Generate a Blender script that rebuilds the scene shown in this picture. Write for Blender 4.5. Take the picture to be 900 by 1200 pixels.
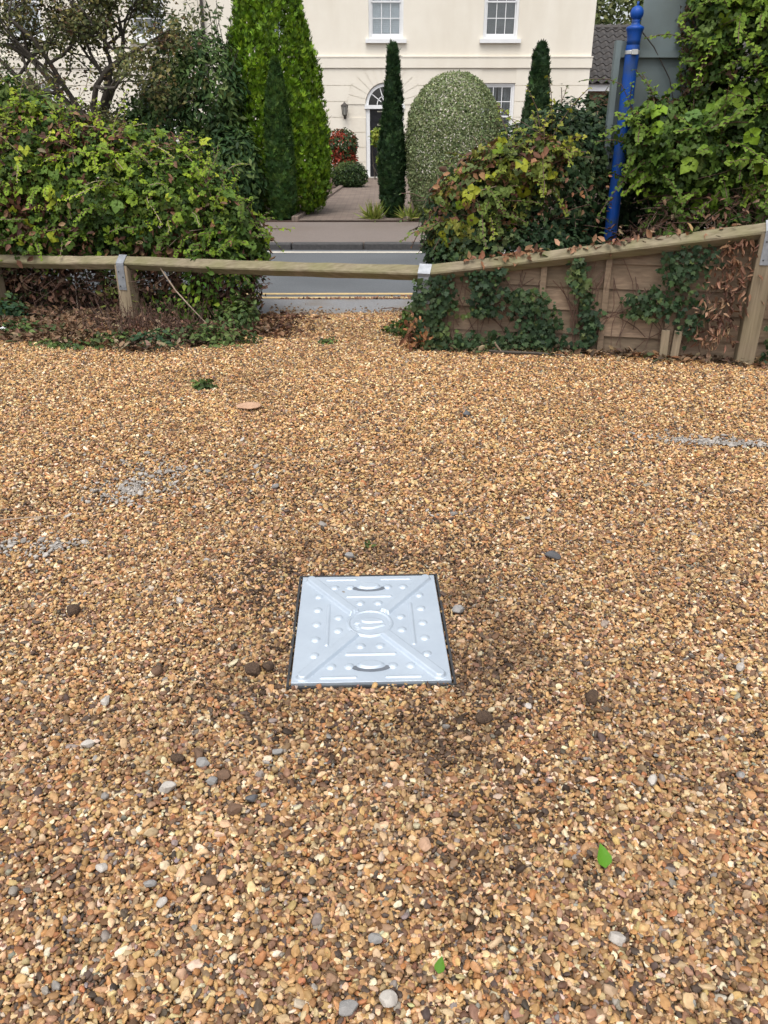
import bpy, bmesh, math, random
import numpy as np
from mathutils import Vector, Matrix

for o in list(bpy.data.objects):
    bpy.data.objects.remove(o, do_unlink=True)
SC = bpy.context.scene
COL = SC.collection
R = math.radians

# ------------------------------------------------------------------ camera
CAM_H = 1.45
PITCH = math.atan(460 / 930)
cam_data = bpy.data.cameras.new('camera')
cam_data.sensor_fit = 'VERTICAL'
cam_data.sensor_height = 36.0
cam_data.sensor_width = 27.0
cam_data.lens = 930 / 1200 * 36.0
cam_data.clip_start = 0.05
cam_data.clip_end = 2000
cam = bpy.data.objects.new('camera', cam_data)
COL.objects.link(cam)
cam.location = (0, 0, CAM_H)
cam.rotation_euler = (R(90) - PITCH, 0, 0)
SC.camera = cam

# ------------------------------------------------------------------ sky, sun, exposure (bright overcast day)
SUN_ELEV, SUN_AZ = R(66), R(200)          # azimuth clockwise from +Y: high, behind the camera
world = bpy.data.worlds.new('World')
SC.world = world
world.use_nodes = True
wn = world.node_tree
wn.nodes.clear()
sky = wn.nodes.new('ShaderNodeTexSky')
sky.sky_type = 'NISHITA'
sky.sun_disc = False
sky.sun_elevation = SUN_ELEV
sky.sun_rotation = SUN_AZ
sky.air_density = 1.0
sky.dust_density = 4.0
sky.ozone_density = 1.0
hsv = wn.nodes.new('ShaderNodeHueSaturation')
hsv.inputs['Saturation'].default_value = 0.22   # cloud cover takes most of the blue out
bg = wn.nodes.new('ShaderNodeBackground')
bg.inputs['Strength'].default_value = 0.15
wo = wn.nodes.new('ShaderNodeOutputWorld')
wn.links.new(sky.outputs[0], hsv.inputs['Color'])
wn.links.new(hsv.outputs[0], bg.inputs['Color'])
wn.links.new(bg.outputs[0], wo.inputs['Surface'])
sun_data = bpy.data.lights.new('sun', 'SUN')
sun_data.energy = 1.1
sun_data.angle = R(40)
sun_data.color = (1.0, 0.94, 0.84)
sun = bpy.data.objects.new('sun', sun_data)
COL.objects.link(sun)
sd = Vector((math.sin(SUN_AZ) * math.cos(SUN_ELEV), math.cos(SUN_AZ) * math.cos(SUN_ELEV), math.sin(SUN_ELEV)))
sun.rotation_euler = sd.to_track_quat('Z', 'Y').to_euler()
sun.location = (0, 0, 30)

SC.view_settings.view_transform = 'Standard'
SC.view_settings.look = 'None'
SC.view_settings.gamma = 1.0
SC.view_settings.use_curve_mapping = False
SC.view_settings.exposure = 0.68
SC.render.engine = 'CYCLES'
SC.cycles.max_bounces = 6
SC.cycles.diffuse_bounces = 3
SC.cycles.glossy_bounces = 3
SC.cycles.transmission_bounces = 3
SC.cycles.use_denoising = True

# ------------------------------------------------------------------ helpers
rng = np.random.default_rng(11)
random.seed(11)


def tag(o, label=None, cat=None, group=None, kind=None):
    if label: o['label'] = label
    if cat: o['category'] = cat
    if group: o['group'] = group
    if kind: o['kind'] = kind
    return o


def empty(name, loc=(0, 0, 0)):
    o = bpy.data.objects.new(name, None)
    o.empty_display_size = 0.1
    o.location = loc
    COL.objects.link(o)
    return o


def thing(name, label, cat, loc=(0, 0, 0), group=None):
    return tag(empty(name, loc), label, cat, group)


def link(name, me, parent=None, loc=None):
    o = bpy.data.objects.new(name, me)
    COL.objects.link(o)
    if parent is not None:
        o.parent = parent
        pl = parent.location
        q = parent
        off = Vector((0, 0, 0))
        while q is not None:
            off += q.location
            q = q.parent
        if loc is None:
            o.location = -off          # mesh is in world coordinates
        else:
            o.location = Vector(loc) - off
    elif loc is not None:
        o.location = loc
    return o


class MB:
    """collects boxes, tubes, prisms ... into one mesh"""
    def __init__(self):
        self.v, self.f = [], []

    def add(self, vs, fs):
        b = len(self.v)
        self.v += [tuple(p) for p in vs]
        self.f += [tuple(b + i for i in f) for f in fs]
        return self

    def box(self, x0, x1, y0, y1, z0, z1):
        vs = [(x, y, z) for z in (z0, z1) for y in (y0, y1) for x in (x0, x1)]
        return self.add(vs, [(0, 2, 3, 1), (4, 5, 7, 6), (0, 1, 5, 4), (2, 6, 7, 3), (0, 4, 6, 2), (1, 3, 7, 5)])

    def obox(self, c, ax, ay, az):
        """oriented box: centre and three half-axis vectors"""
        c, ax, ay, az = map(Vector, (c, ax, ay, az))
        vs = [c + sx * ax + sy * ay + sz * az for sz in (-1, 1) for sy in (-1, 1) for sx in (-1, 1)]
        return self.add(vs, [(0, 2, 3, 1), (4, 5, 7, 6), (0, 1, 5, 4), (2, 6, 7, 3), (0, 4, 6, 2), (1, 3, 7, 5)])

    def tube(self, pts, radii, n=6, cap=True):
        pts = [Vector(p) for p in pts]
        b = len(self.v)
        ref = Vector((0.3, 0.2, 1)).normalized()
        for i, p in enumerate(pts):
            t = (pts[min(i + 1, len(pts) - 1)] - pts[max(i - 1, 0)]).normalized()
            if abs(t.dot(ref)) > 0.95:
                ref = Vector((1, 0.1, 0)).normalized()
            u = t.cross(ref).normalized()
            w = t.cross(u)
            for k in range(n):
                a = 2 * math.pi * k / n
                self.v.append(tuple(p + radii[i] * (math.cos(a) * u + math.sin(a) * w)))
        for i in range(len(pts) - 1):
            for k in range(n):
                k2 = (k + 1) % n
                self.f.append((b + i * n + k, b + i * n + k2, b + (i + 1) * n + k2, b + (i + 1) * n + k))
        if cap:
            self.f.append(tuple(b + k for k in range(n))[::-1])
            e = b + (len(pts) - 1) * n
            self.f.append(tuple(e + k for k in range(n)))
        return self

    def lathe(self, prof, n=20, c=(0, 0, 0)):
        b = len(self.v)
        for r, z in prof:
            for k in range(n):
                a = 2 * math.pi * k / n
                self.v.append((c[0] + r * math.cos(a), c[1] + r * math.sin(a), c[2] + z))
        for i in range(len(prof) - 1):
            for k in range(n):
                k2 = (k + 1) % n
                self.f.append((b + i * n + k, b + i * n + k2, b + (i + 1) * n + k2, b + (i + 1) * n + k))
        self.f.append(tuple(b + k for k in range(n))[::-1])
        e = b + (len(prof) - 1) * n
        self.f.append(tuple(e + k for k in range(n)))
        return self

    def prism(self, poly, y0, y1):
        """polygon in the xz plane pushed from y0 to y1"""
        n = len(poly)
        vs = [(x, y0, z) for x, z in poly] + [(x, y1, z) for x, z in poly]
        fs = [tuple(range(n)), tuple(range(2 * n - 1, n - 1, -1))]
        fs += [(i, n + i, n + (i + 1) % n, (i + 1) % n) for i in range(n)]
        return self.add(vs, fs)

    def mesh(self, name, mat, smooth=False, bevel=0.0, segs=1):
        me = bpy.data.meshes.new(name)
        me.from_pydata(self.v, [], self.f)
        bm = bmesh.new()
        bm.from_mesh(me)
        bmesh.ops.recalc_face_normals(bm, faces=bm.faces)
        if bevel:
            bmesh.ops.bevel(bm, geom=list(bm.edges), offset=bevel, segments=segs, affect='EDGES', clamp_overlap=True)
        bm.to_mesh(me)
        bm.free()
        if smooth:
            me.polygons.foreach_set('use_smooth', [True] * len(me.polygons))
        me.materials.append(mat)
        return me

    def build(self, name, mat, parent=None, smooth=False, bevel=0.0, segs=1, loc=None):
        return link(name, self.mesh(name, mat, smooth, bevel, segs), parent, loc)


def tri_mesh(name, V, T, mat, col=None, smooth=False):
    """fast mesh from numpy arrays V (n,3), T (m,3), optional per-vertex colour"""
    me = bpy.data.meshes.new(name)
    V = np.ascontiguousarray(V, dtype=np.float32)
    T = np.ascontiguousarray(T, dtype=np.int32)
    me.vertices.add(len(V))
    me.vertices.foreach_set('co', V.ravel())
    me.loops.add(T.size)
    me.loops.foreach_set('vertex_index', T.ravel())
    me.polygons.add(len(T))
    me.polygons.foreach_set('loop_start', np.arange(0, T.size, 3, dtype=np.int32))
    if smooth:
        me.polygons.foreach_set('use_smooth', np.ones(len(T), dtype=bool))
    me.update(calc_edges=True)
    if col is not None:
        a = me.color_attributes.new('Col', 'FLOAT_COLOR', 'POINT')
        c4 = np.ones((len(V), 4), dtype=np.float32)
        c4[:, :3] = col
        a.data.foreach_set('color', c4.ravel())
    me.materials.append(mat)
    return me


def _hash(ix, iy, iz, s):
    h = (ix * 374761393 + iy * 668265263 + iz * 2147483647 + s * 1274126177) & 0xFFFFFFFF
    h = ((h ^ (h >> 13)) * 1274126177) & 0xFFFFFFFF
    h = h ^ (h >> 16)
    return (h & 0xFFFFFF) / float(0xFFFFFF)


def vnoise(P, freq=1.0, seed=0, octaves=2):
    """value noise in 0..1 for an (n,3) array"""
    P = np.asarray(P, dtype=np.float64)
    out = np.zeros(len(P))
    amp, tot = 1.0, 0.0
    for o in range(octaves):
        q = P * freq * (2 ** o) + 100.0 + seed * 7.31
        i = np.floor(q).astype(np.int64)
        f = q - i
        f = f * f * (3 - 2 * f)
        acc = 0
        for dx in (0, 1):
            for dy in (0, 1):
                for dz in (0, 1):
                    w = (f[:, 0] if dx else 1 - f[:, 0]) * (f[:, 1] if dy else 1 - f[:, 1]) * (f[:, 2] if dz else 1 - f[:, 2])
                    acc = acc + w * _hash(i[:, 0] + dx, i[:, 1] + dy, i[:, 2] + dz, seed + o)
        out += amp * acc
        tot += amp
        amp *= 0.5
    return out / tot


def norm(A):
    return A / np.maximum(np.linalg.norm(A, axis=1, keepdims=True), 1e-9)


# ------------------------------------------------------------------ materials
def nodes_of(m):
    m.use_nodes = True
    nt = m.node_tree
    return nt, nt.nodes, nt.links, nt.nodes['Principled BSDF']


def pmat(name, c1, c2=None, scale=8.0, rough=0.7, metallic=0.0, bump=0.0, bscale=60.0, stretch=(1, 1, 1), detail=5.0, spec=0.5, c3=None, s3=1.2, f3=0.5, st3=(1, 1, 1)):
    """surface whose colour wanders between c1 and c2 (fine) and c3 (large blotches), with fine relief"""
    m = bpy.data.materials.new(name)
    nt, N, L, b = nodes_of(m)
    b.inputs['Roughness'].default_value = rough
    b.inputs['Metallic'].default_value = metallic
    b.inputs['Specular IOR Level'].default_value = spec
    tc = N.new('ShaderNodeTexCoord')
    mp = N.new('ShaderNodeMapping')
    mp.inputs['Scale'].default_value = stretch
    L.new(tc.outputs['Object'], mp.inputs['Vector'])
    c2 = c2 or tuple(x * 0.8 for x in c1)
    n = N.new('ShaderNodeTexNoise')
    n.inputs['Scale'].default_value = scale
    n.inputs['Detail'].default_value = detail
    n.inputs['Roughness'].default_value = 0.6
    L.new(mp.outputs[0], n.inputs['Vector'])
    cr = N.new('ShaderNodeValToRGB')
    cr.color_ramp.elements[0].position = 0.32
    cr.color_ramp.elements[1].position = 0.68
    cr.color_ramp.elements[0].color = (*c1, 1)
    cr.color_ramp.elements[1].color = (*c2, 1)
    L.new(n.outputs['Fac'], cr.inputs['Fac'])
    out = cr.outputs['Color']
    if c3:
        n3 = N.new('ShaderNodeTexNoise')
        n3.inputs['Scale'].default_value = s3
        n3.inputs['Detail'].default_value = 4
        mp3 = N.new('ShaderNodeMapping')
        mp3.inputs['Scale'].default_value = st3
        L.new(tc.outputs['Object'], mp3.inputs['Vector'])
        L.new(mp3.outputs[0], n3.inputs['Vector'])
        r3 = N.new('ShaderNodeValToRGB')
        r3.color_ramp.elements[0].position = 0.45
        r3.color_ramp.elements[1].position = 0.65
        r3.color_ramp.elements[0].color = (0, 0, 0, 1)
        r3.color_ramp.elements[1].color = (f3, f3, f3, 1)
        L.new(n3.outputs['Fac'], r3.inputs['Fac'])
        mx = N.new('ShaderNodeMix')
        mx.data_type = 'RGBA'
        L.new(r3.outputs['Color'], mx.inputs['Factor'])
        L.new(out, mx.inputs[6])
        mx.inputs[7].default_value = (*c3, 1)
        out = mx.outputs[2]
    L.new(out, b.inputs['Base Color'])
    if bump:
        nb = N.new('ShaderNodeTexNoise')
        nb.inputs['Scale'].default_value = bscale
        nb.inputs['Detail'].default_value = 4
        L.new(mp.outputs[0], nb.inputs['Vector'])
        bp = N.new('ShaderNodeBump')
        bp.inputs['Strength'].default_value = bump
        bp.inputs['Distance'].default_value = 0.01
        L.new(nb.outputs['Fac'], bp.inputs['Height'])
        L.new(bp.outputs[0], b.inputs['Normal'])
    return m


def leafmat(name, rough=0.5, trans=0.25, spec=0.4, mult=1.0):
    m = bpy.data.materials.new(name)
    nt, N, L, b = nodes_of(m)
    at = N.new('ShaderNodeAttribute')
    at.attribute_name = 'Col'
    b.inputs['Roughness'].default_value = rough
    b.inputs['Specular IOR Level'].default_value = spec
    L.new(at.outputs['Color'], b.inputs['Base Color'])
    if trans:
        tr = N.new('ShaderNodeBsdfTranslucent')
        L.new(at.outputs['Color'], tr.inputs['Color'])
        mx = N.new('ShaderNodeMixShader')
        mx.inputs[0].default_value = trans
        L.new(b.outputs[0], mx.inputs[1])
        L.new(tr.outputs[0], mx.inputs[2])
        L.new(mx.outputs[0], N['Material Output'].inputs['Surface'])
    return m


M = {}
M['stucco'] = pmat('stucco', (0.80, 0.755, 0.665), (0.77, 0.72, 0.63), scale=3, rough=0.85, bump=0.15, bscale=120, c3=(0.66, 0.60, 0.50), s3=1.6, f3=0.38, st3=(1, 1, .22))
M['white_paint'] = pmat('white_paint', (0.80, 0.81, 0.82), (0.74, 0.75, 0.77), scale=6, rough=0.4)
M['black_paint'] = pmat('black_paint', (0.012, 0.012, 0.016), (0.018, 0.018, 0.022), scale=6, rough=0.25)
M['brass'] = pmat('brass', (0.75, 0.70, 0.6), (0.6, 0.55, 0.45), rough=0.3, metallic=1.0)
M['black_iron'] = pmat('black_iron', (0.03, 0.025, 0.022), (0.06, 0.05, 0.045), rough=0.5)
M['lamp_glass'] = pmat('lamp_glass', (0.25, 0.25, 0.24), (0.35, 0.34, 0.3), rough=0.1, spec=0.8)
M['room_dark'] = pmat('room_dark', (0.04, 0.042, 0.045), (0.03, 0.03, 0.034), rough=0.9)
M['blind_white'] = pmat('blind_white', (0.78, 0.80, 0.84), (0.72, 0.74, 0.79), rough=0.7)
M['blind_grey'] = pmat('blind_grey', (0.16, 0.16, 0.17), (0.11, 0.11, 0.12), rough=0.7)
M['curtain'] = pmat('curtain', (0.30, 0.30, 0.31), (0.16, 0.16, 0.17), scale=9, stretch=(6, 1, .6), rough=0.9)
M['asphalt'] = pmat('asphalt', (0.125, 0.135, 0.145), (0.090, 0.098, 0.107), scale=60, rough=0.75, bump=0.4, bscale=180, c3=(0.075, 0.081, 0.088), s3=0.8, f3=0.6)
M['tarmac_brown'] = pmat('tarmac_brown', (0.20, 0.165, 0.145), (0.145, 0.12, 0.11), scale=70, rough=0.85, bump=0.4, bscale=150, c3=(0.15, 0.12, 0.10), s3=1.0, f3=0.6)
M['tarmac_grey'] = pmat('tarmac_grey', (0.22, 0.22, 0.225), (0.16, 0.16, 0.165), scale=50, rough=0.85, bump=0.4, bscale=150, c3=(0.16, 0.13, 0.10), s3=2.0, f3=0.7)
M['kerb'] = pmat('kerb', (0.07, 0.068, 0.068), (0.045, 0.044, 0.045), scale=30, rough=0.85, bump=0.3)
M['line_white'] = pmat('line_white', (0.62, 0.58, 0.50), (0.45, 0.41, 0.35), scale=30, rough=0.7)
M['line_yellow'] = pmat('line_yellow', (0.58, 0.43, 0.20), (0.40, 0.29, 0.15), scale=30, rough=0.7)
M['soil'] = pmat('soil', (0.075, 0.042, 0.028), (0.045, 0.027, 0.02), scale=25, rough=0.95, bump=0.8, bscale=40)
M['earth'] = pmat('earth', (0.06, 0.04, 0.028), (0.035, 0.025, 0.018), scale=18, rough=0.95, bump=0.8, bscale=40)
M['lawn'] = pmat('lawn', (0.06, 0.08, 0.03), (0.05, 0.06, 0.025), scale=10, rough=0.9)
M['bark'] = pmat('bark', (0.085, 0.07, 0.055), (0.045, 0.037, 0.03), scale=20, rough=0.9, bump=0.6, stretch=(3, 3, .7))
M['cane_brown'] = pmat('cane_brown', (0.12, 0.065, 0.045), (0.07, 0.04, 0.03), scale=12, rough=0.7)
M['cane_pale'] = pmat('cane_pale', (0.36, 0.28, 0.21), (0.24, 0.18, 0.13), scale=12, rough=0.7)
M['galv'] = pmat('galv', (0.30, 0.32, 0.35), (0.20, 0.215, 0.24), scale=25, rough=0.45, metallic=0.35)
M['frame_steel'] = pmat('frame_steel', (0.05, 0.052, 0.055), (0.03, 0.03, 0.032), scale=40, rough=0.7, metallic=0.3)
M['slot_shade_grey'] = pmat('slot_shade_grey', (0.16, 0.18, 0.21), (0.11, 0.125, 0.15), scale=30, rough=0.6, metallic=0.3)  # dark tone standing for the shade inside the cover's lifting slots
M['blue_paint'] = pmat('blue_paint', (0.004, 0.062, 0.33), (0.004, 0.050, 0.27), scale=9, rough=0.48, spec=0.3, c3=(0.03, 0.06, 0.14), s3=11, f3=0.7)
M['sign_grey'] = pmat('sign_grey', (0.155, 0.195, 0.205), (0.13, 0.165, 0.175), scale=3, rough=0.5, metallic=0.1, c3=(0.11, 0.13, 0.125), s3=3, f3=0.5)
M['band_steel'] = pmat('band_steel', (0.6, 0.6, 0.6), (0.5, 0.5, 0.5), rough=0.35, metallic=0.6)
M['brick_wall'] = None
M['fascia'] = pmat('fascia', (0.70, 0.71, 0.74), (0.62, 0.63, 0.66), rough=0.5)
M['roof_tile'] = pmat('roof_tile', (0.060, 0.054, 0.053), (0.032, 0.030, 0.030), scale=9, rough=0.8, bump=0.2, c3=(0.085, 0.075, 0.066), s3=2.5, f3=0.6)
M['paper'] = pmat('paper', (0.75, 0.75, 0.76), (0.6, 0.6, 0.62), rough=0.8)
M['leaf'] = leafmat('leaf', 0.55, 0.24, 0.20)
M['leaf_dry'] = leafmat('leaf_dry', 0.7, 0.12, 0.25)
M['needle'] = leafmat('needle', 0.6, 0.12, 0.25)
M['stone'] = leafmat('stone', 0.75, 0.0, 0.35)


def woodmat(name, c1, c2, moss=None, mossf=0.6):
    m = bpy.data.materials.new(name)
    nt, N, L, b = nodes_of(m)
    b.inputs['Roughness'].default_value = 0.85
    b.inputs['Specular IOR Level'].default_value = 0.2
    tc = N.new('ShaderNodeTexCoord')
    mp = N.new('ShaderNodeMapping')
    mp.inputs['Scale'].default_value = (1.2, 26, 26)
    oi = N.new('ShaderNodeObjectInfo')
    ad = N.new('ShaderNodeVectorMath')
    ad.operation = 'ADD'
    ml = N.new('ShaderNodeMath')
    ml.operation = 'MULTIPLY'
    ml.inputs[1].default_value = 37
    L.new(oi.outputs['Random'], ml.inputs[0])
    L.new(tc.outputs['Object'], ad.inputs[0])
    L.new(ml.outputs[0], ad.inputs[1])
    L.new(ad.outputs[0], mp.inputs['Vector'])
    n = N.new('ShaderNodeTexNoise')
    n.inputs['Scale'].default_value = 2.2
    n.inputs['Detail'].default_value = 6
    n.inputs['Distortion'].default_value = 0.4
    L.new(mp.outputs[0], n.inputs['Vector'])
    cr = N.new('ShaderNodeValToRGB')
    cr.color_ramp.elements[0].position = 0.3
    cr.color_ramp.elements[1].position = 0.7
    cr.color_ramp.elements[0].color = (*c2, 1)
    cr.color_ramp.elements[1].color = (*c1, 1)
    L.new(n.outputs['Fac'], cr.inputs['Fac'])
    # per-board tone
    mt = N.new('ShaderNodeMapRange')
    mt.inputs['To Min'].default_value = 0.75
    mt.inputs['To Max'].default_value = 1.2
    L.new(oi.outputs['Random'], mt.inputs['Value'])
    vm = N.new('ShaderNodeVectorMath')
    vm.operation = 'SCALE'
    L.new(cr.outputs['Color'], vm.inputs[0])
    L.new(mt.outputs[0], vm.inputs['Scale'])
    out = vm.outputs[0]
    if moss:
        n3 = N.new('ShaderNodeTexNoise')
        n3.inputs['Scale'].default_value = 5
        n3.inputs['Detail'].default_value = 6
        L.new(ad.outputs[0], n3.inputs['Vector'])
        r3 = N.new('ShaderNodeValToRGB')
        r3.color_ramp.elements[0].position = 0.38
        r3.color_ramp.elements[1].position = 0.62
        r3.color_ramp.elements[0].color = (0.1, 0.1, 0.1, 1)
        r3.color_ramp.elements[1].color = (mossf, mossf, mossf, 1)
        L.new(n3.outputs['Fac'], r3.inputs['Fac'])
        mx = N.new('ShaderNodeMix')
        mx.data_type = 'RGBA'
        L.new(r3.outputs['Color'], mx.inputs['Factor'])
        L.new(out, mx.inputs[6])
        mx.inputs[7].default_value = (*moss, 1)
        out = mx.outputs[2]
    L.new(out, b.inputs['Base Color'])
    bp = N.new('ShaderNodeBump')
    bp.inputs['Strength'].default_value = 0.5
    bp.inputs['Distance'].default_value = 0.004
    L.new(n.outputs['Fac'], bp.inputs['Height'])
    L.new(bp.outputs[0], b.inputs['Normal'])
    return m


M['rail_wood'] = woodmat('rail_wood', (0.35, 0.295, 0.21), (0.18, 0.145, 0.10), (0.165, 0.160, 0.075), 0.65)
M['post_wood'] = woodmat('post_wood', (0.34, 0.27, 0.19), (0.19, 0.145, 0.10), (0.17, 0.15, 0.08), 0.35)
M['board_wood'] = woodmat('board_wood', (0.30, 0.215, 0.150), (0.175, 0.122, 0.088), (0.13, 0.11, 0.07), 0.4)


def brickmat(name, c1, c2, mortar, scale, bw=0.5, rh=0.25, rough=0.9, msize=0.02):
    m = bpy.data.materials.new(name)
    nt, N, L, b = nodes_of(m)
    b.inputs['Roughness'].default_value = rough
    tc = N.new('ShaderNodeTexCoord')
    br = N.new('ShaderNodeTexBrick')
    br.inputs['Scale'].default_value = scale
    br.inputs['Brick Width'].default_value = bw
    br.inputs['Row Height'].default_value = rh
    br.inputs['Mortar Size'].default_value = msize
    br.inputs['Color1'].default_value = (*c1, 1)
    br.inputs['Color2'].default_value = (*c2, 1)
    br.inputs['Mortar'].default_value = (*mortar, 1)
    L.new(tc.outputs['UV'], br.inputs['Vector'])
    n = N.new('ShaderNodeTexNoise')
    n.inputs['Scale'].default_value = 3
    n.inputs['Detail'].default_value = 5
    L.new(tc.outputs['Object'], n.inputs['Vector'])
    mr = N.new('ShaderNodeMapRange')
    mr.inputs['To Min'].default_value = 0.6
    mr.inputs['To Max'].default_value = 1.3
    L.new(n.outputs['Fac'], mr.inputs['Value'])
    vm = N.new('ShaderNodeVectorMath')
    vm.operation = 'SCALE'
    L.new(br.outputs['Color'], vm.inputs[0])
    L.new(mr.outputs[0], vm.inputs['Scale'])
    L.new(vm.outputs[0], b.inputs['Base Color'])
    bp = N.new('ShaderNodeBump')
    bp.inputs['Strength'].default_value = 0.5
    bp.inputs['Distance'].default_value = 0.01
    bp.invert = True
    L.new(br.outputs['Fac'], bp.inputs['Height'])
    L.new(bp.outputs[0], b.inputs['Normal'])
    return m


M['paving'] = brickmat('paving', (0.20, 0.155, 0.125), (0.155, 0.115, 0.095), (0.10, 0.08, 0.07), 1.0, 0.2, 0.1, msize=0.006)
M['brick_wall'] = brickmat('brick_wall', (0.22, 0.10, 0.055), (0.34, 0.24, 0.15), (0.32, 0.27, 0.2), 1.0, 0.22, 0.075, msize=0.008)


def planar_uv(me, a=0, b=1):
    uv = me.uv_layers.new(name='UVMap')
    co = np.zeros(len(me.vertices) * 3, dtype=np.float32)
    me.vertices.foreach_get('co', co)
    co = co.reshape(-1, 3)
    li = np.zeros(len(me.loops), dtype=np.int32)
    me.loops.foreach_get('vertex_index', li)
    uv.data.foreach_set('uv', co[li][:, [a, b]].ravel())


# ------------------------------------------------------------------ the setting
def gh(x, y):
    """gentle lumps of the gravel yard"""
    P = np.stack([np.asarray(x, float), np.asarray(y, float), np.zeros(np.shape(x))], axis=-1).reshape(-1, 3)
    h = (vnoise(P, 0.9, 3, 2) - 0.5) * 0.05 + (vnoise(P, 5.0, 5, 2) - 0.5) * 0.022
    d = np.hypot(P[:, 0] + 0.04, P[:, 1] - 2.1)
    h = h * np.clip((d - 0.30) / 0.7, 0.12, 1.0)
    return h.reshape(np.shape(x))


def fence_y(x):
    """line of the timber fence seen from above"""
    return np.interp(x, [-7.0, -3.26, -2.03, 0.286, 2.385, 6.0], [7.9, 6.80, 6.42, 5.60, 5.17, 4.45])


ground = MB().box(-400, 400, -60, 700, -0.4, -0.12).build('ground', M['lawn'])
tag(ground, 'dull green ground far beyond the house', None, kind='structure')

# gravel bed under the pebbles
nx, ny = 281, 181
gx, gy = np.meshgrid(np.linspace(-7, 7, nx), np.linspace(-2, 6.64, ny), indexing='ij')
gz = gh(gx.ravel(), gy.ravel()) - 0.012
idx = np.arange(nx * ny).reshape(nx, ny)
q = np.stack([idx[:-1, :-1], idx[1:, :-1], idx[1:, 1:], idx[:-1, 1:]], -1).reshape(-1, 4)
T = np.concatenate([q[:, [0, 1, 2]], q[:, [0, 2, 3]]])


def gravel_bed_mat():
    m = bpy.data.materials.new('gravel_bed')
    nt, N, L, b = nodes_of(m)
    b.inputs['Roughness'].default_value = 0.9
    tc = N.new('ShaderNodeTexCoord')
    v = N.new('ShaderNodeTexVoronoi')
    v.inputs['Scale'].default_value = 75
    L.new(tc.outputs['Object'], v.inputs['Vector'])
    cr = N.new('ShaderNodeValToRGB')
    e = cr.color_ramp.elements
    e[0].color = (0.10, 0.06, 0.03, 1)
    e[1].color = (0.35, 0.22, 0.11, 1)
    L.new(v.outputs['Color'], cr.inputs['Fac'])
    L.new(cr.outputs['Color'], b.inputs['Base Color'])
    bp = N.new('ShaderNodeBump')
    bp.inputs['Strength'].default_value = 1.0
    bp.inputs['Distance'].default_value = 0.01
    bp.invert = True
    L.new(v.outputs['Distance'], bp.inputs['Height'])
    L.new(bp.outputs[0], b.inputs['Normal'])
    return m


M['gravel_bed'] = gravel_bed_mat()
bed = link('gravel_bed', tri_mesh('gravel_bed', np.stack([gx.ravel(), gy.ravel(), gz], -1), T, M['gravel_bed'], smooth=True))
tag(bed, 'brown grit bed under the loose pebbles of the yard', None, kind='structure')

# near pavement, road, far pavement, garden path
near_pav = MB().box(-40, 40, 6.62, 7.42, -0.12, -0.035).build('pavement_near', M['tarmac_grey'])
tag(near_pav, 'worn grey tarmac strip between gravel and road', None, kind='structure')
road = MB().box(-60, 60, 7.40, 10.62, -0.12, -0.05).build('road', M['asphalt'])
tag(road, 'blue grey asphalt road crossing behind the rail', None, kind='structure')


def ragged_strip(name, y0, y1, z, mat, label):
    n = 400
    xs = np.linspace(-14, 14, n)
    P = np.stack([xs, xs * 0, xs * 0], -1)
    a = y0 + (vnoise(P, 6, 1) - .5) * .02
    b = y1 + (vnoise(P, 6, 2) - .5) * .02
    V = np.concatenate([np.stack([xs, a, xs * 0 + z], -1), np.stack([xs, b, xs * 0 + z], -1)])
    i = np.arange(n - 1)
    T = np.concatenate([np.stack([i, i + 1, n + i + 1], -1), np.stack([i, n + i + 1, n + i], -1)])
    return link(name, tri_mesh(name, V, T, mat), road)


ragged_strip('road_marking', 7.52, 7.60, -0.046, M['line_yellow'], '')
ragged_strip('road_marking', 7.70, 7.78, -0.046, M['line_yellow'], '')
ragged_strip('road_marking', 10.34, 10.46, -0.046, M['line_white'], '')

far_pav = MB().box(-60, 60, 10.785, 13.05, -0.12, 0.022).build('pavement_far', M['tarmac_brown'])
tag(far_pav, 'brown tarmac pavement on the far side of the road', None, kind='structure')
kerb_me = MB().box(-0.455, 0.455, -0.075, 0.075, -0.1, 0.028).mesh('kerb_stone', M['kerb'], bevel=0.012)
for i in range(-14, 15):
    link('kerb_stone', kerb_me, far_pav, (i * 0.925 + 0.2, 10.705 + random.uniform(-.004, .004), random.uniform(-.004, .003)))

front_soil = MB().box(-30, 30, 13.06, 30, -0.12, 0.03).build('garden_soil', M['soil'])
tag(front_soil, 'dark red brown soil of the front garden', None, kind='structure')
pth = MB()
pth.add([(-1.34, 13.055, 0.045), (0.30, 13.055, 0.045), (0.62, 23.32, 0.045), (-0.72, 23.32, 0.045)], [(0, 1, 2, 3)])
pth.add([(-1.34, 13.055, -0.05), (0.30, 13.055, -0.05), (0.62, 23.32, -0.05), (-0.72, 23.32, -0.05)], [(3, 2, 1, 0)])
path = pth.build('garden_path', M['paving'])
planar_uv(path.data, 0, 1)
tag(path, 'brown block paved garden path leading to the black front door', None, kind='structure')
edge_me = MB().box(-0.05, 0.05, -0.145, 0.145, -0.05, 0.05).mesh('edging_block', M['paving'], bevel=0.008)
planar_uv(edge_me, 1, 0)
for k in range(33):
    t = (k + .5) / 33
    for xa, xb in ((-1.39, -0.77), (0.35, 0.67)):
        y = 13.1 + t * 10.1
        o = link('edging_block', edge_me, path, (xa + (xb - xa) * t, y, 0.045 + random.uniform(-.006, .006)))
        o.rotation_euler.z = -math.atan2(xb - xa, 10.1)

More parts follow.
